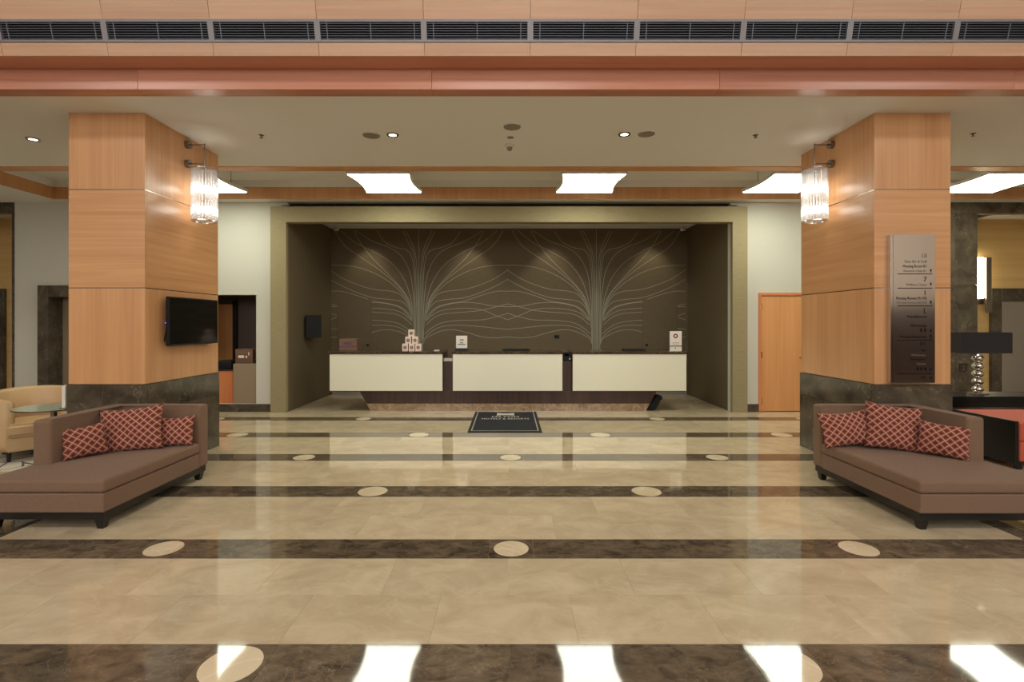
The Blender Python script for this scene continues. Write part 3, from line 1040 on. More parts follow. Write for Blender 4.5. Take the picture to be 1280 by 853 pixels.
# ------------------------------------------------------------------ television on the left pillar
tv = empty('television', (-PX0, 6.46, 1.73), 'flat black television mounted on the inner face of the pillar', 'television')
boxes('wall_bracket', [(-PX0 - 0.002, -4.0, 6.3, 6.6, 1.6, 1.86)], 'black_plastic', tv)
hs_ = boxes('housing', [(-4.005, -3.965, 5.96, 6.96, 1.44, 2.02)], 'black_plastic', tv, 0.006)
boxes('screen', [(-3.966, -3.963, 5.975, 6.945, 1.462, 2.005)], 'screen', hs_)
lathe('status_light', [(0, 0.006), (0.006, 0), (0, -0.006)], (-4.0, 5.95, 1.71), 'led', hs_, 8)
bm = bmesh.new()
cyl(bm, (-4.03, 6.02, 1.70), (-4.045, 6.0, 1.50), 0.006, 6)
build('cable', bm, 'black_plastic', tv)

# ------------------------------------------------------------------ directory sign on the right pillar
Y0 = 5.63
SX0, SX1, SZ0, SZ1 = px(1117, Y0), px(1169, Y0), pz(479, Y0), pz(293, Y0)
sg = empty('directory_sign', ((SX0 + SX1) / 2, PY0, SZ0), 'tall brushed steel floor directory sign on the front of the pillar', 'sign')
plate = boxes('plate', [(SX0, SX1, Y0, Y0 + 0.012, SZ0, SZ1)], 'sign_steel', sg, 0.002)
boxes('edge_channel', [(SX0 - 0.028, SX0 - 0.001, Y0 + 0.005, PY0 + 0.002, SZ0, SZ1)], 'chrome', sg, 0.002)
boxes('backing', [(SX0 + 0.001, SX1 - 0.02, Y0 + 0.0125, PY0 + 0.002, SZ0 + 0.01, SZ1 - 0.01)], 'nickel', sg)
YT = Y0 - 0.0015


def stext(s, xr, yb, h, mat='ink', width=None):
    k = h * Y0 / F / 0.72
    text('lettering', s, k, mat, plate, (px(xr, Y0), YT, pz(yb, Y0)), align='RIGHT', width=width and width * Y0 / F)


stext('18', 1158.5, 322.6, 6.0, 'greyink', 5.5)
stext('Twin Bar & Grill', 1158.5, 328.5, 3.2, 'greyink', 28)
stext('Meeting Room R1', 1158.5, 334.5, 3.4, 'ink', 29)
stext('Business Club R1', 1158.5, 340.2, 3.0, 'greyink', 28)
stext('7', 1158.5, 352, 6.2, 'ink')
stext('Wellness Center', 1158.5, 357.4, 3.0, 'greyink', 26)
stext('1', 1158.5, 369, 6.2, 'ink')
stext('Meeting Rooms M1-M2', 1158.5, 374.6, 3.4, 'ink', 38)
stext('Meeting Rooms M3-M6', 1158.5, 379.8, 2.8, 'greyink', 37)
stext('L', 1158.5, 391.6, 6.2, 'ink')
stext('Main Ballroom', 1158.5, 397.5, 3.2, 'ink', 24)
stext('The Lounge', 1158.5, 408.6, 3.2, 'ink', 20)
stext('Meeting Restaurant', 1158, 422.6, 3.0, 'ink', 33)
stext('P1', 1157.5, 432.5, 5.2, 'ink')
stext('Spa', 1157, 439, 2.6, 'ink')
stext('Wellness', 1157, 445.4, 3.0, 'greyink', 18)
stext('Reception', 1157, 450.6, 2.8, 'ink', 19)
stext('Sauna', 1157, 456.3, 3.0, 'greyink', 11)
stext('P2', 1157, 474, 3.8, 'ink')
for yl in (342.6, 360.4, 382.6, 425.3, 467.4):
    boxes('rule_line', [(px(1122, Y0), px(1165.5, Y0), YT, Y0 + 0.001, pz(yl + 0.45, Y0), pz(yl - 0.45, Y0))], 'ink', plate)
for yl in (338.6, 355.5, 378.2, 413.8, 420.8, 462.0, 473.0):
    bm = bmesh.new()
    x, z, k = px(1163.5, Y0), pz(yl, Y0), Y0 / F
    for tri in (((-1.7, 0), (1.7, 0), (0, 2.2)),):
        bm.faces.new([bm.verts.new((x + a * k, YT, z + b * k)) for a, b in tri])
    bm.faces.new([bm.verts.new((x + a * k, YT, z + b * k)) for a, b in ((-0.4, -2), (0.4, -2), (0.4, 0), (-0.4, 0))])
    build('arrow', bm, 'ink', plate)
for xi, yi in ((1151.5, 413.2), (1156.5, 413.2), (1147, 461.3), (1151.5, 461.3), (1156.5, 461.3)):
    bm = bmesh.new()
    x, z, k = px(xi, Y0), pz(yi, Y0), Y0 / F
    bm.faces.new([bm.verts.new((x + a * k, YT, z + b * k)) for a, b in ((-0.6, -2), (0.6, -2), (1.3, 1), (-1.3, 1))])
    bm.faces.new([bm.verts.new((x + 0.8 * k * math.cos(i * PI / 4), YT, z + (2.0 + 0.8 * math.sin(i * PI / 4)) * k)) for i in range(8)])
    build('pictogram', bm, 'ink', plate)

# ------------------------------------------------------------------ hanging light panels in the cove
PANELS = [(-5.67, -4.67), (-2.56, -1.56), (0.82, 1.84), (4.14, 5.16), (7.5, 8.62)]
labs = ['glowing light panel hanging in the cove behind the pillar with the television', 'glowing light panel hanging in the cove over the stacked gift boxes',
        'glowing light panel hanging in the cove over the right worktop', 'glowing light panel hanging in the cove behind the pillar with the directory sign',
        'glowing light panel hanging in the cove before the lift alcove with the wall light']
for i, (a, b) in enumerate(PANELS):
    ya, yb = 8.0, 9.14
    pn = empty('light_panel', ((a + b) / 2, 8.57, 4.04), labs[i], 'ceiling light', 'concave light panels')
    n = 10

    def outline(g):
        pts = []
        for k in range(n + 1):
            t = k / n
            pts.append((a + g + 0.06 * math.sin(PI * t), ya + g + (yb - ya - 2 * g) * t))
        for k in range(n + 1):
            t = 1 - k / n
            pts.append((b - g - 0.06 * math.sin(PI * t), ya + g + (yb - ya - 2 * g) * t))
        return pts
    rim_ = prism('rim', outline(0.0), 4.048, 4.10, 'ceiling', pn)
    prism('diffuser', outline(0.02), 4.036, 4.049, 'panel_light', rim_)
    for (hx, hy) in ((a + 0.2, 8.2), (b - 0.2, 8.2), (a + 0.2, 8.95), (b - 0.2, 8.95)):
        cylo('hanger', (hx, hy, 4.09), (hx, hy, ZU + 0.002), 0.006, 'nickel', pn, 6)

# ------------------------------------------------------------------ small ceiling fittings
for x, y, r, lab in ((-1.72, 6.37, 0.1, 'round grey ceiling speaker beside the left downlight'), (1.69, 6.32, 0.1, 'round grey ceiling speaker beside the right downlight'),
                     (0.03, 6.09, 0.1, 'round grey ceiling speaker before the smoke detector')):
    o = empty('ceiling_speaker', (x, y, ZC), lab, 'speaker', 'round ceiling speakers')
    cylo('grille', (x, y, ZC - 0.012), (x, y, ZC + 0.002), r, 'grey_plastic', o, 28)
    lathe('rim', [(r, -0.004), (r + 0.012, -0.014), (r + 0.012, 0.002), (r, 0.002)], (x, y, ZC), 'ceiling', o, 28)
for x, y, lab in ((-1.45, 6.35, 'small lit downlight beside the left ceiling speaker'), (1.42, 6.33, 'small lit downlight beside the right ceiling speaker'),
                  (-6.05, 6.5, 'small lit downlight over the lounge armchair')):
    o = empty('downlight', (x, y, ZC), lab, 'ceiling light', 'recessed downlights')
    lathe('bezel', [(0.048, -0.012), (0.07, -0.016), (0.075, -0.002), (0.075, 0.002), (0.048, 0.002)], (x, y, ZC), 'nickel', o, 24)
    cylo('lens', (x, y, ZC - 0.008), (x, y, ZC + 0.002), 0.048, 'down', o, 20)
o = empty('smoke_detector', (0.0, 6.72, ZC), 'white domed smoke detector on the ceiling above the mat', 'smoke detector')
lathe('base', [(0, 0.002), (0.062, 0.002), (0.062, -0.02), (0.05, -0.034), (0, -0.034)], (0, 6.72, ZC), 'white_plastic', o)
lathe('sensor', [(0.036, -0.03), (0.034, -0.06), (0.022, -0.075), (0, -0.075)], (0, 6.72, ZC), 'grey_plastic', o)
o = lathe('ceiling_blank_cover', [(0, -0.006), (0.04, -0.006), (0.044, 0.002), (0, 0.002)], (0.01, 6.45, ZC), 'grey_plastic')
tag(o, 'tiny round grey cover between the ceiling speaker and smoke detector', 'cover')
for x, y, lab in ((-3.09, 6.37, 'small sprinkler head near the sconce over the television'), (3.06, 6.37, 'small sprinkler head near the sconce beside the directory sign'),
                  (5.72, 6.32, 'small sprinkler head on the ceiling above the red seat')):
    o = empty('sprinkler', (x, y, ZC), lab, 'sprinkler', 'ceiling sprinklers')
    lathe('escutcheon', [(0, -0.008), (0.03, -0.006), (0.036, 0.002), (0, 0.002)], (x, y, ZC), 'nickel', o, 16)
    lathe('head', [(0.008, -0.006), (0.008, -0.03), (0.022, -0.032), (0.022, -0.036), (0, -0.036)], (x, y, ZC), 'nickel', o, 12)

# ------------------------------------------------------------------ reception desk
YP = 9.90
desk = empty('reception_desk', (0, 10.2, 0), 'long reception desk with three cream front panels on a walnut base', 'desk')
pods = [(412, 553), (566, 703), (716, 858)]
for a, b in pods:
    x0, x1 = px(a, YP), px(b, YP)
    pod = boxes('pod_body', [(x0 - 0.012, x1 + 0.012, YP + 0.03, 10.62, 0.385, 1.128)], 'desk_dark', desk)
    boxes('front_panel', [(x0, x1, YP, YP + 0.031, 0.402, 1.112)], 'cream_panel', pod, 0.003)
    boxes('worktop', [(x0 - 0.02, x1 + 0.02, YP - 0.02, 10.66, 1.127, 1.165)], 'worktop', pod, 0.004)
for i, (a, b) in enumerate(((553, 566), (703, 716))):
    x0, x1 = px(a, YP) + 0.013, px(b, YP) - 0.013
    boxes('link_panel', [(x0, x1, 9.985, 10.5, 0.30, 0.97)], 'walnut', desk)
boxes('link_shelf', [(px(553, YP) + 0.013, px(566, YP) - 0.013, 9.98, 10.5, 0.971, 1.03)], 'steel', desk)


def trap(name, z0, z1, mat, y0):
    xa = lambda z: -2.71 - 0.22 * z / 0.4
    xb = lambda z: 2.65 + 0.23 * z / 0.4
    bm = bmesh.new()
    hexa(bm, [(xa(z0), y0, z0), (xb(z0), y0, z0), (xb(z0), 10.6, z0), (xa(z0), 10.6, z0), (xa(z1), y0, z1), (xb(z1), y0, z1), (xb(z1), 10.6, z1), (xa(z1), 10.6, z1)])
    build(name, bm, mat, desk)


trap('walnut_base', 0.145, 0.386, 'walnut', 9.98)
trap('plinth', 0.0, 0.1445, 'plinth', 9.975)

ZW = 1.165
ct = empty('carton', (px(435, 10.3), 10.3, ZW), 'brown carton with purple print on the left worktop', 'box')
cbd = boxes('carton_body', [(px(424, 10.25), px(446, 10.25), 10.25, 10.5, ZW, ZW + 0.235)], 'carton', ct, 0.004)
boxes('tape', [(px(424, 10.25), px(446, 10.25), 10.247, 10.2505, ZW + 0.07, ZW + 0.085)], 'carton_print', cbd)
boxes('print', [(px(430, 10.25), px(439, 10.25), 10.247, 10.2505, ZW + 0.12, ZW + 0.165)], 'carton_print', cbd)
k = 10.2 / F
row_names = ('bottom row', 'middle row', 'top')
for ci, (cx, lv) in enumerate(((506.4, 0), (514.7, 0), (522.8, 0), (510.2, 1), (518.8, 1), (514.0, 2))):
    x = px(cx, 10.15)
    z = ZW + lv * 0.141
    lab = ('small white gift box with a maroon dot in the bottom row of the pyramid', 'small white gift box with a maroon dot in the middle row of the pyramid', 'small white gift box with a maroon dot on top of the pyramid')[lv]
    o = empty('gift_box', (x, 10.2, z), lab, 'box', ('gift boxes in the bottom row', 'gift boxes in the middle row', 'gift box on top')[lv])
    gb = boxes('box_body', [(x - 0.057, x + 0.057, 10.14, 10.255, z, z + 0.14)], 'pinkbox', o, 0.003)
    cylo('printed_dot', (x, 10.1385, z + 0.068), (x, 10.1405, z + 0.068), 0.033, 'redprint', gb, 16)
    cylo('printed_centre', (x, 10.1375, z + 0.072), (x, 10.1386, z + 0.072), 0.011, 'pinkbox', gb, 10)
# counter signs
cs = empty('counter_sign', (px(577, 10.1), 10.1, ZW), 'white notice card standing in a black base on the middle worktop', 'sign')
boxes('base', [(px(569, 10.1), px(585, 10.1), 10.06, 10.14, ZW, ZW + 0.055)], 'black', cs, 0.004)
crd = boxes('card', [(px(570.2, 10.1), px(584, 10.1), 10.095, 10.105, ZW + 0.05, ZW + 0.30)], 'card', cs)
boxes('printed_line', [(px(574.8, 10.1), px(579.6, 10.1), 10.0935, 10.0955, ZW + 0.205, ZW + 0.228)], 'greyink', crd)
boxes('printed_line', [(px(574.8, 10.1), px(579.2, 10.1), 10.0935, 10.0955, ZW + 0.152, ZW + 0.17)], 'greyink', crd)
boxes('printed_line', [(px(572.2, 10.1), px(582, 10.1), 10.0935, 10.0955, ZW + 0.118, ZW + 0.138)], 'greyink', crd)
cs = empty('counter_sign', (px(844.5, 10.1), 10.1, ZW), 'tall white sign with a dark ring emblem on the right worktop', 'sign')
crd = boxes('card', [(px(837, 10.1), px(852, 10.1), 10.09, 10.10, ZW, ZW + 0.39)], 'card', cs, 0.002)
boxes('foot', [(px(838, 10.1), px(851, 10.1), 10.08, 10.2, ZW, ZW + 0.012)], 'card', cs)
bm = bmesh.new()
ex, ez = px(844.3, 10.1), ZW + 0.295
for i in range(16):
    a0, a1 = 2 * PI * i / 16, 2 * PI * (i + 1) / 16
    bm.faces.new([bm.verts.new((ex + r * math.cos(a), 10.0885, ez + r * math.sin(a))) for r, a in ((0.02, a0), (0.046, a0), (0.046, a1), (0.02, a1))])
build('ring_emblem', bm, 'redprint', crd)
boxes('printed_line', [(px(837, 10.1), px(852, 10.1), 10.0885, 10.0905, ZW + 0.088, ZW + 0.104)], 'ink', crd)
boxes('printed_line', [(px(840, 10.1), px(849, 10.1), 10.0885, 10.0905, ZW + 0.135, ZW + 0.142)], 'greyink', crd)
boxes('printed_line', [(px(840, 10.1), px(849, 10.1), 10.0885, 10.0905, ZW + 0.16, ZW + 0.166)], 'greyink', crd)
boxes('printed_line', [(px(843.4, 10.1), px(844.4, 10.1), 10.0885, 10.0905, ZW + 0.04, ZW + 0.068)], 'ink', crd)
for x0, x1, lab in ((628, 662, 'flat dark desk pad lying on the middle worktop'), (780, 806, 'flat dark desk pad lying on the right worktop')):
    o = empty('desk_pad', (px((x0 + x1) / 2, 10.3), 10.3, ZW), lab, 'desk pad', 'desk pads')
    boxes('pad', [(px(x0, 10.3), px(x1, 10.3), 10.2, 10.5, ZW, ZW + 0.022)], 'black_plastic', o, 0.004)
    boxes('pad_top', [(px(x0 + 2, 10.3), px(x1 - 2, 10.3), 10.22, 10.48, ZW + 0.021, ZW + 0.03)], 'screen', o, 0.002)
tag(boxes('paper_card', [(px(543, 10.2), px(549, 10.2), 10.15, 10.25, ZW, ZW + 0.014)], 'card', None, 0.002), 'small white card lying beside the gift boxes on the left worktop', 'card')
pt = empty('card_terminal', (px(709.5, 10.0), 10.03, 0.97), 'black payment terminal in the gap between the middle and right worktops', 'payment terminal')
boxes('terminal_body', [(px(704.6, 10.02), px(713.5, 10.02), 10.02, 10.12, 0.97, 1.14)], 'black_plastic', pt, 0.006)
boxes('terminal_screen', [(px(706, 10.02), px(711, 10.02), 10.016, 10.022, 1.07, 1.12)], 'screen', pt)
boxes('paper_roll', [(px(711.3, 10.02), px(713, 10.02), 10.012, 10.021, 1.0, 1.03)], 'card', pt)
bgd = empty('black_bag', (px(816, 10.1), 10.1, 0), 'slumped black bag leaning against the sloping end of the desk base', 'bag')
bm = bmesh.new()
hexa(bm, [(2.67, 10.0, 0.0), (2.86, 10.02, 0.0), (2.86, 10.4, 0.0), (2.67, 10.4, 0.0), (2.83, 10.0, 0.25), (2.98, 10.02, 0.22), (2.96, 10.4, 0.22), (2.83, 10.4, 0.25)])
bmesh.ops.bevel(bm, geom=list(bm.edges), offset=0.025, segments=2, affect='EDGES')
build('bag_body', bm, 'black_plastic', bgd)
boxes('bag_top', [(2.86, 3.0, 10.03, 10.3, 0.2, 0.285)], 'black_plastic', bgd, 0.025, 2)

# ------------------------------------------------------------------ entrance mat with logo
MX0, MX1, MY0, MY1 = -0.66, 0.51, 8.0, 9.86
mc = (MX0 + MX1) / 2
mat = empty('logo_mat', (mc, 8.93, 0), 'navy logo mat with silver border before the reception desk', 'mat')
boxes('rubber_edge', [(MX0, MX1, MY0, MY1, 0.0, 0.008)], 'rubber', mat, 0.003)
cpt = boxes('carpet', [(MX0 + 0.035, MX1 - 0.035, MY0 + 0.03, MY1 - 0.03, 0.007, 0.013)], 'navy', mat)
i0, i1, w_ = 0.05, 0.068, 0.013
boxes('silver_border', [(MX0 + i0, MX0 + i1, MY0 + 0.06, MY1 - 0.06, w_, w_ + 0.001), (MX1 - i1, MX1 - i0, MY0 + 0.06, MY1 - 0.06, w_, w_ + 0.001),
                        (MX0 + i0, MX1 - i0, MY0 + 0.06, MY0 + 0.08, w_, w_ + 0.001), (MX0 + i0, MX1 - i0, MY1 - 0.08, MY1 - 0.06, w_, w_ + 0.001)], 'silverthread', cpt)
bm = bmesh.new()
pts = []
for i in range(9):
    t = i / 8 * 2 - 1
    pts.append((mc + 0.16 * t, 9.40 + 0.045 * (1 - t * t)))
for i in range(9):
    t = 1 - i / 8 * 2
    pts.append((mc + 0.16 * t, 9.68 - 0.045 * (1 - t * t)))
bm.faces.new([bm.verts.new((a, b, 0.0145)) for a, b in pts])
build('logo_bar', bm, 'silverink', cpt)
text('lettering', 'HILTON', 0.2, 'silverink', cpt, (mc, 9.22, 0.0145), (1, 0, 0), (0, 1, 0), width=0.48)
text('lettering', 'HOTELS & RESORTS', 0.17, 'silverink', cpt, (mc, 9.03, 0.0145), (1, 0, 0), (0, 1, 0), width=0.84)


# ------------------------------------------------------------------ sofas
def sofa(s, label, x_in, x_out, y_f, y_b, arm_y):
    """s=-1 left, s=+1 right; x_in is the side facing the aisle"""
    X = lambda v: s * v
    root = empty('chaise_sofa', (X((x_in + x_out) / 2), (y_f + y_b) / 2, 0), label, 'sofa', 'taupe chaise sofas')
    bt = 0.16
    # tapered legs
    for lx, ly in ((x_in + 0.07, y_f + 0.08), (x_in + 0.07, y_b - 0.07), (x_out - 0.07, y_f + 0.08), (x_out - 0.07, y_b - 0.07)):
        bm = bmesh.new()
        a, b = 0.024, 0.042
        ox = X(lx)
        hexa(bm, [(ox - a, ly - a, 0), (ox + a, ly - a, 0), (ox + a, ly + a, 0), (ox - a, ly + a, 0), (ox - b, ly - b, 0.11), (ox + b, ly - b, 0.11), (ox + b, ly + b, 0.11), (ox - b, ly + b, 0.11)])
        build('leg', bm, 'black_wood', root)
    boxes('plinth_frame', [(X(x_in + 0.02), X(x_out - 0.02), y_f + 0.03, y_b - 0.02, 0.085, 0.15)], 'black_wood', root, 0.004)
    boxes('base', [(X(x_in + 0.006), X(x_out - 0.01), y_f + 0.006, y_b - bt + 0.004, 0.148, 0.308)], 'sofa', root, 0.012, 3, smooth=False)
    # seat cushion, softly crowned
    bm = bmesh.new()
    cx0, cx1, cy0, cy1 = x_in - 0.004, x_out - bt - 0.012, y_f - 0.004, y_b - bt
    # the part before the arm end is full width
    poly = [(cx0, cy0), (x_out - 0.004, cy0), (x_out - 0.004, arm_y - 0.006), (cx1, arm_y - 0.006), (cx1, cy1), (cx0, cy1)]
    poly = [(X(a), b) for a, b in poly]
    prism('seat_cushion', poly, 0.311, 0.42, 'sofa', root, 0.028, 4)
    # L shaped back: rear and side
    poly = [(x_in, y_b - bt), (x_in, y_b), (x_out, y_b), (x_out, arm_y), (x_out - bt - 0.01, arm_y), (x_out - bt - 0.01, y_b - bt)]
    poly = [(X(a), b) for a, b in poly]
    prism('backrest', poly, 0.148, 0.822, 'sofa', root, 0.03, 4)
    for o in root.children:
        if o.name.startswith(('seat_cushion', 'backrest', 'base')):
            for p in o.data.polygons:
                p.use_smooth = True
            md = o.modifiers.new('wn', 'WEIGHTED_NORMAL')
            md.keep_sharp = False
    return root


sofa(-1, 'taupe chaise sofa below the pillar with the television', 3.325, 4.35, 4.19, 5.66, 4.66)
sofa(1, 'taupe chaise sofa below the pillar with the directory sign', 3.345, 4.46, 4.17, 5.66, 4.80)


def cushion(label, centre, wd, ht, th, yaw, tilt, roll=0.0, seed=0):
    """yaw: direction the front looks at (0 = towards -Y), tilt: leaning back"""
    rnd = random.Random(seed)
    n = 18
    bm = bmesh.new()
    uvl = bm.loops.layers.uv.new('uv')
    ph = [rnd.uniform(0, 6.28) for _ in range(4)]

    def pt(i, j, sgn):
        u, v = i / n * 2 - 1, j / n * 2 - 1
        x = u * wd / 2 * (1 - 0.085 * (1 - v * v))
        z = v * ht / 2 * (1 - 0.085 * (1 - u * u))
        e = max(0.0, (1 - u * u) * (1 - v * v))
        d = th / 2 * (e ** 0.42) * (1 + 0.07 * math.sin(3 * u + ph[0]) * math.cos(2.5 * v + ph[1]))
        d += 0.006 * math.sin(7 * u + 5 * v + ph[2]) * e
        z -= 0.01 * (1 - u * u) * (1 if v > 0 else 0) * v
        return Vector((x, sgn * d, z))
    grid = {}
    for sgn in (-1, 1):
        for i in range(n + 1):
            for j in range(n + 1):
                if sgn == 1 and (i in (0, n) or j in (0, n)):
                    grid[(sgn, i, j)] = grid[(-1, i, j)]
                else:
                    grid[(sgn, i, j)] = bm.verts.new(pt(i, j, sgn))
        for i in range(n):
            for j in range(n):
                q = [(i, j), (i + 1, j), (i + 1, j + 1), (i, j + 1)]
                if sgn == 1:
                    q = q[::-1]
                f = bm.faces.new([grid[(sgn, a, b)] for a, b in q])
                f.smooth = True
                for lp, (a, b) in zip(f.loops, q):
                    lp[uvl].uv = (a / n * wd / 0.054, b / n * ht / 0.054)
    me = bpy.data.meshes.new('throw_pillow')
    bm.to_mesh(me)
    bm.free()
    me.materials.append(M['pillow'])
    o = bpy.data.objects.new('throw_pillow', me)
    C.objects.link(o)
    o.matrix_world = Matrix.Translation(centre) @ Matrix.Rotation(yaw, 4, 'Z') @ Matrix.Rotation(-tilt, 4, 'X') @ Matrix.Rotation(roll, 4, 'Y')
    tag(o, label, 'pillow', 'patterned throw pillows')
    return o


# positive yaw turns the front towards +X
cushion('small red lattice pillow against the side of the sofa by the television', (-4.08, 4.91, 0.577), 0.36, 0.31, 0.14, 0.85, 0.25, -0.08, 1)
cushion('large red lattice pillow in the corner of the sofa by the television', (-3.86, 5.22, 0.625), 0.60, 0.47, 0.18, 0.20, 0.30, -0.10, 2)
cushion('small red lattice pillow against the back of the sofa by the television', (-3.515, 5.385, 0.57), 0.38, 0.32, 0.14, 0.05, 0.22, -0.07, 3)
cushion('red lattice pillow by the open end of the sofa with the directory sign', (3.52, 5.35, 0.605), 0.54, 0.37, 0.16, -0.05, 0.28, -0.10, 4)
cushion('tall red lattice pillow in the corner of the sofa with the directory sign', (3.915, 5.22, 0.645), 0.52, 0.48, 0.18, -0.25, 0.30, 0.12, 5)
cushion('red lattice pillow against the side of the sofa with the directory sign', (4.175, 4.93, 0.583), 0.41, 0.33, 0.15, -0.8, 0.25, 0.06, 6)

# ------------------------------------------------------------------ lounge on the left
rg = boxes('rug', [(-8.6, -4.95, 5.9, 8.6, 0, 0.012)], 'rug')
rg.data.transform(Matrix.Identity(4))
tag(rg, 'pale rug with dark lines under the cream armchair', 'rug')


def barrel_chair(cx, cy, rz, label):
    root = empty('barrel_armchair', (cx, cy, 0.012), label, 'armchair', None, None, rz)
    z0 = 0.0
    Ro, Ri = 0.45, 0.35
    bm = bmesh.new()
    a0, a1 = math.radians(-52), math.radians(232)
    n = 30
    rings = []
    for i in range(n + 1):
        t = i / n
        a = a0 + (a1 - a0) * t
        e = abs(2 * t - 1)
        top = 0.85 - 0.11 * e ** 2.2
        ca, sa = math.cos(a), math.sin(a)
        prof = [(Ro - 0.02, 0.12), (Ro, 0.2), (Ro, top - 0.03), (Ro - 0.015, top - 0.006), (Ro - 0.045, top), (Ri + 0.03, top - 0.006), (Ri, top - 0.035), (Ri - 0.005, 0.45), (Ri, 0.12)]
        rings.append([bm.verts.new((r * ca, r * sa, z)) for r, z in prof])
    for a, b in zip(rings, rings[1:]):
        for i in range(len(a)):
            j = (i + 1) % len(a)
            bm.faces.new((a[i], b[i], b[j], a[j]))
    bm.faces.new(rings[0])
    bm.faces.new(rings[-1][::-1])
    build('barrel_back', bm, 'leather', root, True, True)

    def dshape(r, front):
        p = [(r * math.cos(math.radians(t)), r * math.sin(math.radians(t))) for t in range(-40, 221, 20)]
        return p
    for nm, z0_, z1_, r, m_, bv in (('seat_base', 0.12, 0.30, 0.352, 'leather', 0.015), ('seat_cushion', 0.302, 0.46, 0.345, 'leather', 0.035)):
        bm = bmesh.new()
        pl = dshape(r, 0)
        pl = [(0.30, -0.40 + (0.04 if nm == 'seat_base' else 0))] + pl + [(-0.30, -0.40 + (0.04 if nm == 'seat_base' else 0))]
        a = [bm.verts.new((x, y, z0_)) for x, y in pl]
        b = [bm.verts.new((x, y, z1_)) for x, y in pl]
        bm.faces.new(a[::-1])
        bm.faces.new(b)
        for i in range(len(pl)):
            j = (i + 1) % len(pl)
            bm.faces.new((a[i], a[j], b[j], b[i]))
        bmesh.ops.bevel(bm, geom=[e for e in bm.edges if abs(e.verts[0].co.z - e.verts[1].co.z) < 1e-4], offset=bv, segments=3, affect='EDGES')
        build(nm, bm, m_, root, True)
    for x, y in ((0.27, -0.3), (-0.27, -0.3), (0.27, 0.27), (-0.27, 0.27)):
        bm = bmesh.new()
        cyl(bm, (x, y, 0), (x, y, 0.13), 0.018, 10, 0.03)
        build('leg', bm, 'black_wood', root, True)
    return root


barrel_chair(-6.16, 6.65, 0.85, 'cream leather barrel armchair beside the glass table')

tb = empty('side_table', (-5.295, 5.95, 0), 'round glass side table on a steel stem between armchair and pillar', 'table')
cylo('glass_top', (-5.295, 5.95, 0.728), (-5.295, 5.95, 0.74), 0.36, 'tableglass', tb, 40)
bm = bmesh.new()
cyl(bm, (-5.295, 5.95, 0.724), (-5.295, 5.95, 0.738), 0.366, 40, cap=False)
cyl(bm, (-5.295, 5.95, 0.724), (-5.295, 5.95, 0.738), 0.36, 40, cap=False)
build('rim', bm, 'nickel', tb)
cylo('stem', (-5.295, 5.95, 0.02), (-5.295, 5.95, 0.729), 0.03, 'nickel', tb, 16)
lathe('foot', [(0, 0.012), (0.2, 0.012), (0.2, 0.02), (0.05, 0.03), (0, 0.03)], (-5.295, 5.95, 0), 'nickel', tb)

# ------------------------------------------------------------------ lounge on the right
rs = empty('low_seat', (6.4, 6.42, 0), 'low terracotta cube seat with black side panels before the black console', 'armchair')
boxes('side_panel', [(5.88, 5.92, 5.95, 6.92, 0.06, 0.566)], 'black', rs, 0.004)
boxes('side_panel', [(6.88, 6.92, 5.95, 6.92, 0.06, 0.566)], 'black', rs, 0.004)
boxes('back_panel', [(5.921, 6.879, 6.88, 6.92, 0.06, 0.566)], 'black', rs, 0.004)
boxes('seat_cushion', [(5.922, 6.878, 5.93, 6.879, 0.33, 0.556)], 'red', rs, 0.03, 3)
boxes('front_base', [(5.922, 6.878, 5.935, 6.86, 0.10, 0.329)], 'red', rs, 0.015, 2)
for x, y in ((5.95, 6.0), (6.85, 6.0), (5.95, 6.86), (6.85, 6.86)):
    boxes('leg', [(x - 0.03, x + 0.03, y - 0.03, y + 0.03, 0, 0.10)], 'black_wood', rs, 0.003)
cn = empty('console_table', (7.2, 7.55, 0), 'black console table carrying the black lamp', 'table')
boxes('top', [(5.75, 8.6, 7.28, 7.82, 0.60, 0.665)], 'black', cn, 0.004)
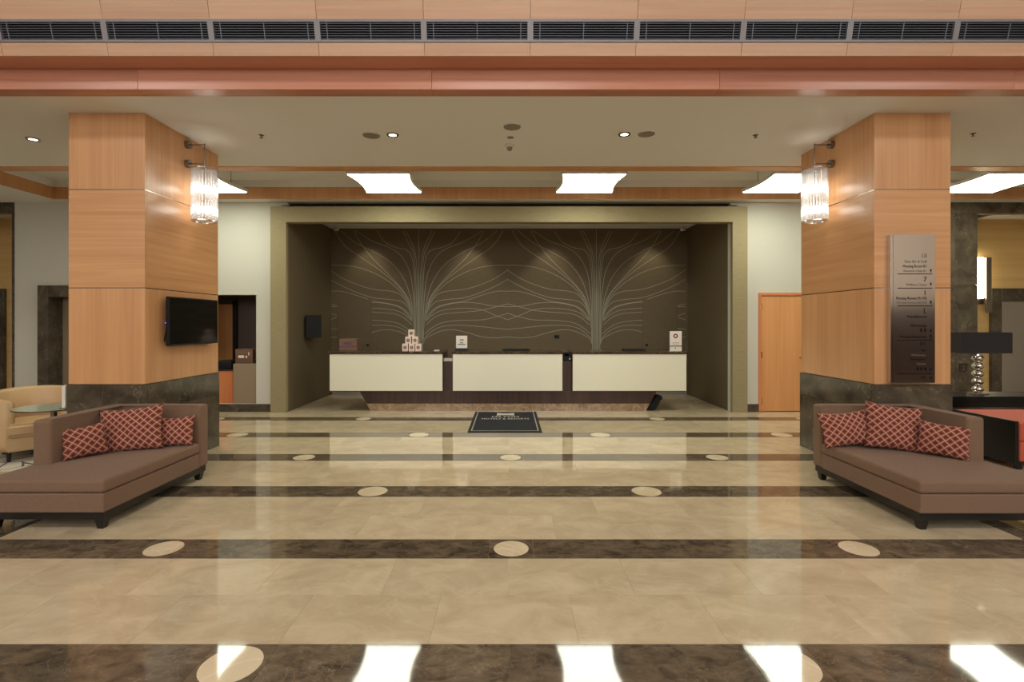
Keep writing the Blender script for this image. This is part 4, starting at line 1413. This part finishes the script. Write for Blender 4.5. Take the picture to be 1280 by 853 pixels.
boxes('apron', [(5.8, 8.55, 7.31, 7.79, 0.50, 0.601)], 'black', cn)
for x in (5.83, 8.46):
    for y in (7.33, 7.73):
        boxes('leg', [(x, x + 0.06, y, y + 0.06, 0, 0.51)], 'black', cn, 0.003)
tl = empty('table_lamp', (6.86, 7.5, 0.665), 'table lamp with a wide black shade on a stack of crystal balls', 'lamp')
xl, yl = 6.86, 7.5
boxes('foot', [(xl - 0.09, xl + 0.09, yl - 0.09, yl + 0.09, 0.665, 0.69)], 'chrome', tl, 0.004)
for i in range(5):
    z = 0.69 + 0.055 + i * 0.113
    lathe('crystal_ball', [(0.018, -0.057), (0.05, -0.04), (0.073, -0.008), (0.073, 0.008), (0.05, 0.04), (0.018, 0.057)], (xl, yl, z), 'chrome', tl, 20)
cylo('stem', (xl, yl, 0.69), (xl, yl, 1.5), 0.01, 'chrome', tl, 8)
bm = bmesh.new()
sx0, sx1, sy0, sy1, sz0, sz1, t_ = 6.50, 7.23, 7.36, 7.62, 1.275, 1.575, 0.006
for b in ((sx0, sx1, sy0, sy0 + t_), (sx0, sx1, sy1 - t_, sy1), (sx0, sx0 + t_, sy0 + t_, sy1 - t_), (sx1 - t_, sx1, sy0 + t_, sy1 - t_)):
    abox(bm, b[0], b[1], b[2], b[3], sz0, sz1)
shd = build('lamp_shade', bm, 'shade', tl)
boxes('shade_spider', [(sx0, sx1, yl - 0.004, yl + 0.004, 1.49, 1.498), (xl - 0.004, xl + 0.004, sy0, sy1, 1.49, 1.498)], 'nickel', shd)
lathe('bulb', [(0, 0.05), (0.03, 0.03), (0.035, 0), (0.02, -0.05), (0, -0.05)], (xl, yl, 1.40), 'lampbulb', tl, 12)

mh = empty('menu_holder', (-5.08, 5.86, 0.74), 'narrow pale upright menu card on the round glass table', 'menu')
boxes('card', [(-5.075, -5.035, 5.80, 5.92, 0.74, 1.0)], 'card', mh, 0.003)
boxes('foot', [(-5.095, -5.015, 5.79, 5.93, 0.74, 0.748)], 'nickel', mh)
